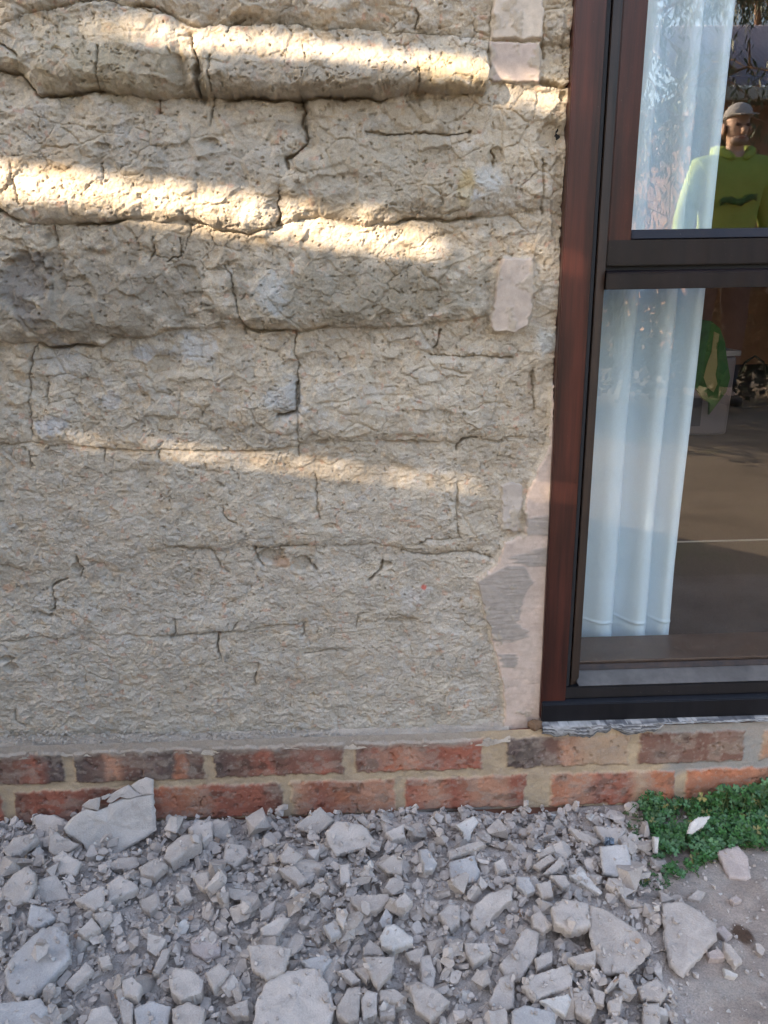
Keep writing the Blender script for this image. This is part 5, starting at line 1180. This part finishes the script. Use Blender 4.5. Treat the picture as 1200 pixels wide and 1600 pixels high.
# body: pelvis, spine, neck, head, arms, legs
bv = [S(0, 0, .95), S(0, 0, 1.12), S(0, .01, 1.30), S(0, 0, 1.45), S(0, .01, 1.53), S(0, .02, 1.60), S(0, .02, 1.69), S(0, .015, 1.755),
      S(-.18, 0, 1.44), S(-.26, .0, 1.14), S(-.28, .08, .92), S(-.275, .11, .84),
      S(.18, 0, 1.44), S(.26, .0, 1.14), S(.28, .08, .92), S(.275, .11, .84),
      S(-.10, 0, .88), S(-.11, .02, .50), S(-.12, 0, .09), S(-.13, .14, .04), S(.10, 0, .88), S(.11, .02, .50), S(.12, 0, .09), S(.13, .14, .04)]
be = [(0, 1), (1, 2), (2, 3), (3, 4), (4, 5), (5, 6), (6, 7), (3, 8), (8, 9), (9, 10), (10, 11), (3, 12), (12, 13), (13, 14), (14, 15), (0, 16), (16, 17), (17, 18), (18, 19), (0, 20), (20, 21), (21, 22), (22, 23)]
br = [(.15, .11), (.13, .10), (.15, .11), (.09, .08), .046, (.056, .076), (.073, .092), (.055, .07), .06, .045, .032, .026, .06, .045, .032, .026, .085, .058, .042, .035, .085, .058, .042, .035]
skin_obj('body', bv, be, [(a*k if not isinstance(a, tuple) else (a[0]*k, a[1]*k)) for a in br], mSkin)
for sgn in (-1, 1):                                  # hands: palm, four fingers and a thumb, hanging relaxed
    hv = [S(sgn*.276, .105, .85), S(sgn*.272, .115, .80)]; he = [(0, 1)]; hr = [.024*k, (.018*k, .034*k)]
    for f_, (dz, ln_) in enumerate(((.030, .030), (.012, .034), (-.006, .032), (-.022, .026))):
        b = len(hv); hv += [S(sgn*.270, .118+dz*.9, .755), S(sgn*.266, .122+dz*.95, .755-ln_*.8), S(sgn*.256, .120+dz*.95, .755-ln_*1.5)]; he += [(1, b), (b, b+1), (b+1, b+2)]; hr += [.010*k, .009*k, .008*k]
    b = len(hv); hv += [S(sgn*.262, .150, .79), S(sgn*.256, .158, .755)]; he += [(1, b), (b, b+1)]; hr += [.011*k, .009*k]
    skin_obj('hand', hv, he, hr, mSkin, 0, 1)
hv = [S(0, 0, .92), S(0, 0, 1.10), S(0, .01, 1.28), S(0, 0, 1.46), S(0, .0, 1.535), S(-.185, 0, 1.44), S(-.268, .0, 1.13), S(-.282, .075, .90), S(.185, 0, 1.44), S(.268, .0, 1.13), S(.282, .075, .90)]
he = [(0, 1), (1, 2), (2, 3), (3, 4), (3, 5), (5, 6), (6, 7), (3, 8), (8, 9), (9, 10)]
hr = [(.19, .14), (.18, .14), (.20, .145), (.13, .11), (.085, .09), .085, .068, .048, .085, .068, .048]
skin_obj('hoodie', hv, he, [(a*k if not isinstance(a, tuple) else (a[0]*k, a[1]*k)) for a in hr], mLime)
skin_obj('hood', [S(-.10, .03, 1.53), S(-.09, -.08, 1.54), S(0, -.12, 1.55), S(.09, -.08, 1.54), S(.10, .03, 1.53), S(.03, .10, 1.48), S(-.03, .10, 1.48)], [(0, 1), (1, 2), (2, 3), (3, 4), (4, 5), (0, 6)], [.035*k]*5+[.02*k]*2, mLime, 2, 1)
skin_obj('trousers', [S(0, 0, .96), S(-.10, 0, .86), S(-.115, .02, .50), S(-.12, 0, .10), S(.10, 0, .86), S(.115, .02, .50), S(.12, 0, .10)], [(0, 1), (1, 2), (2, 3), (0, 4), (4, 5), (5, 6)], [(.155*k, .12*k), .105*k, .078*k, .062*k, .105*k, .078*k, .062*k], mTr)
for sgn in (-1, 1): skin_obj('boot', [S(sgn*.12, -.03, .06), S(sgn*.125, .06, .05), S(sgn*.135, .17, .04)], [(0, 1), (1, 2)], [(.052*k, .06*k), (.05*k, .05*k), (.05*k, .035*k)], mBoot, 0, 1)
def blob(name, c, r_, mat, sub=3, flat=None):
    bm = bmesh.new(); bmesh.ops.create_icosphere(bm, subdivisions=sub, radius=1)
    for v in bm.verts: v.co = Vector((v.co.x*r_[0]*k, v.co.y*r_[1]*k, v.co.z*r_[2]*k))
    if flat is not None: bmesh.ops.bisect_plane(bm, geom=bm.verts[:]+bm.edges[:]+bm.faces[:], plane_co=(0, 0, flat*k), plane_no=(0, 0, -1), clear_outer=True); bmesh.ops.holes_fill(bm, edges=bm.edges)
    o = bm_obj(name, bm, mat, person, True); o.location = S(*c); return o
capo = blob('cap', (0, .012, 1.715), (.080, .100, .080), mCap, 3, 0.0)
pk = bmesh.new(); vs = [pk.verts.new(S(x, y, z)) for x, y, z in ((-.07, .09, 1.72), (-.055, .16, 1.705), (0, .185, 1.702), (.055, .16, 1.705), (.07, .09, 1.72))]; pk.faces.new(vs)
o = bm_obj('peak', pk, mCap, capo); o.location = -Vector(capo.location); o.modifiers.new('t', 'SOLIDIFY').thickness = .006
blob('nose', (0, .108, 1.632), (.016, .028, .026), mSkin, 2); blob('beard', (0, .060, 1.583), (.052, .045, .030), simple('grey stubble', (.42, .30, .24), .8), 3); mEye = simple('eye', (0.04, 0.03, 0.03), .3); mLip = simple('lips', (0.36, 0.14, 0.11), .5)
for s_ in (-1, 1): blob('eye', (s_*.030, .092, 1.663), (.016, .010, .009), mEye, 2); blob('ear', (s_*.078, .01, 1.65), (.010, .02, .032), mSkin, 2)
blob('mouth', (0, .104, 1.592), (.024, .008, .006), mLip, 2); blob('hair', (0, -.03, 1.66), (.08, .078, .07), simple('brown hair', (.06, .035, .02), .8), 3)
# dark green brush-like print across the chest
V, Q = [], []
for i in range(25):
    t = i/24; x = -.11+.22*t; zc = 1.235+.012*sin(t*9)+.02*t; hh = .012+.010*abs(sin(t*13+1)); yb = .152-(x/.2)**2*.045
    V += [S(x, yb, zc-hh), S(x, yb, zc+hh)]
for i in range(24): Q.append((2*i, 2*i+2, 2*i+3, 2*i+1))
pr = mesh_np('chest_print', V, Q, simple('dark green print', (0.01, 0.12, 0.03), .7), person); pr.modifiers.new('t', 'SOLIDIFY').thickness = .003

# ------------------------------------------------------------------ labels of the small fragments: by the larger piece each lies beside
SHORT = [('large bluish grey plaster slab', 'the large bluish slab'), ('pointed pale grey slab', 'the pointed slab at far left'), ('angular grey block', 'the block with the rust fleck'), ('long thick grey chunk', 'the long diagonal chunk'),
 ('pinkish eight', 'the pinkish eight cornered piece'), ('round grey lump split', 'the lump split by a crack'), ('triangular grey shard', 'the upright triangular shard'), ('large squarish grey', 'the large squarish slab'), ('biggest rounded', 'the biggest rounded slab'),
 ('wide grey wedge', 'the wide grey wedge'), ('whitish half stained', 'the whitish stained piece'), ('smooth bluish', 'the smooth bluish flat piece'), ('bright white T', 'the white T shaped chip'), ('thin plank', 'the thin plaster plank'), ('long curved grey slab', 'the long curved slab'),
 ('crumbly grey wedge', 'the crumbly grey wedge'), ('upright grey block', 'the upright block'), ('large three cornered', 'the three cornered slab'), ('square bluish slab', 'the square bluish slab'), ('big triangular', 'the big triangular slab'), ('big five sided', 'the five sided slab'), ('pale cream plaster slab on', 'the pale cream slab'),
 ('thick crumbly', 'the thick crumbly slab'), ('large pale speckled', 'the pale speckled slab'), ('wide grey slab with', 'the wide slab with a chip'), ('pale pinkish broken', 'the pinkish broken strip'), ('broad grey chunk against', 'the chunk against the lowest brick'), ('largest pale plaster', 'the leaning slab'), ('broad bluish grey chunk', 'the bluish chunk of the bottom pair'), ('pointed grey slab propped', 'the pointed slab by the bricks')]
anch = []
for o in list(COL.objects):
    l = o.get('label')
    if not l or o.parent: continue
    for k_, nm in SHORT:
        if l.startswith(k_): anch.append((nm, topx(np.array(o.matrix_world.translation))))
bk = {}
for o in mid_obj:
    c = o.matrix_world.translation; x, y = topx(np.array(c)); d, nm, ax_, ay_ = min((math.hypot(x-a[0], y-a[1]), n_, a[0], a[1]) for n_, a in anch)
    dx, dy = x-ax_, y-ay_; dr = ('right of' if dx > 0 else 'left of') if abs(dx) > 1.3*abs(dy) else ('below' if dy > 0 else 'above') if abs(dy) > 1.3*abs(dx) else ('below right of' if dx > 0 else 'below left of') if dy > 0 else ('above right of' if dx > 0 else 'above left of')
    bk.setdefault((nm, dr), []).append((d, o))
ORD = ['closest', 'second closest', 'third closest', 'fourth closest', 'fifth closest', 'sixth closest', 'seventh closest', 'eighth closest', 'ninth closest', 'tenth closest', 'eleventh closest', 'twelfth closest']
for (nm, dr), L_ in bk.items():
    L_.sort(key=lambda t_: t_[0])
    for i, (d, o) in enumerate(L_):
        o['label'] = ('small grey plaster fragment %s %s' % (dr, nm)) if len(L_) == 1 else ('%s small grey fragment %s %s' % (ORD[min(i, 11)], dr, nm))
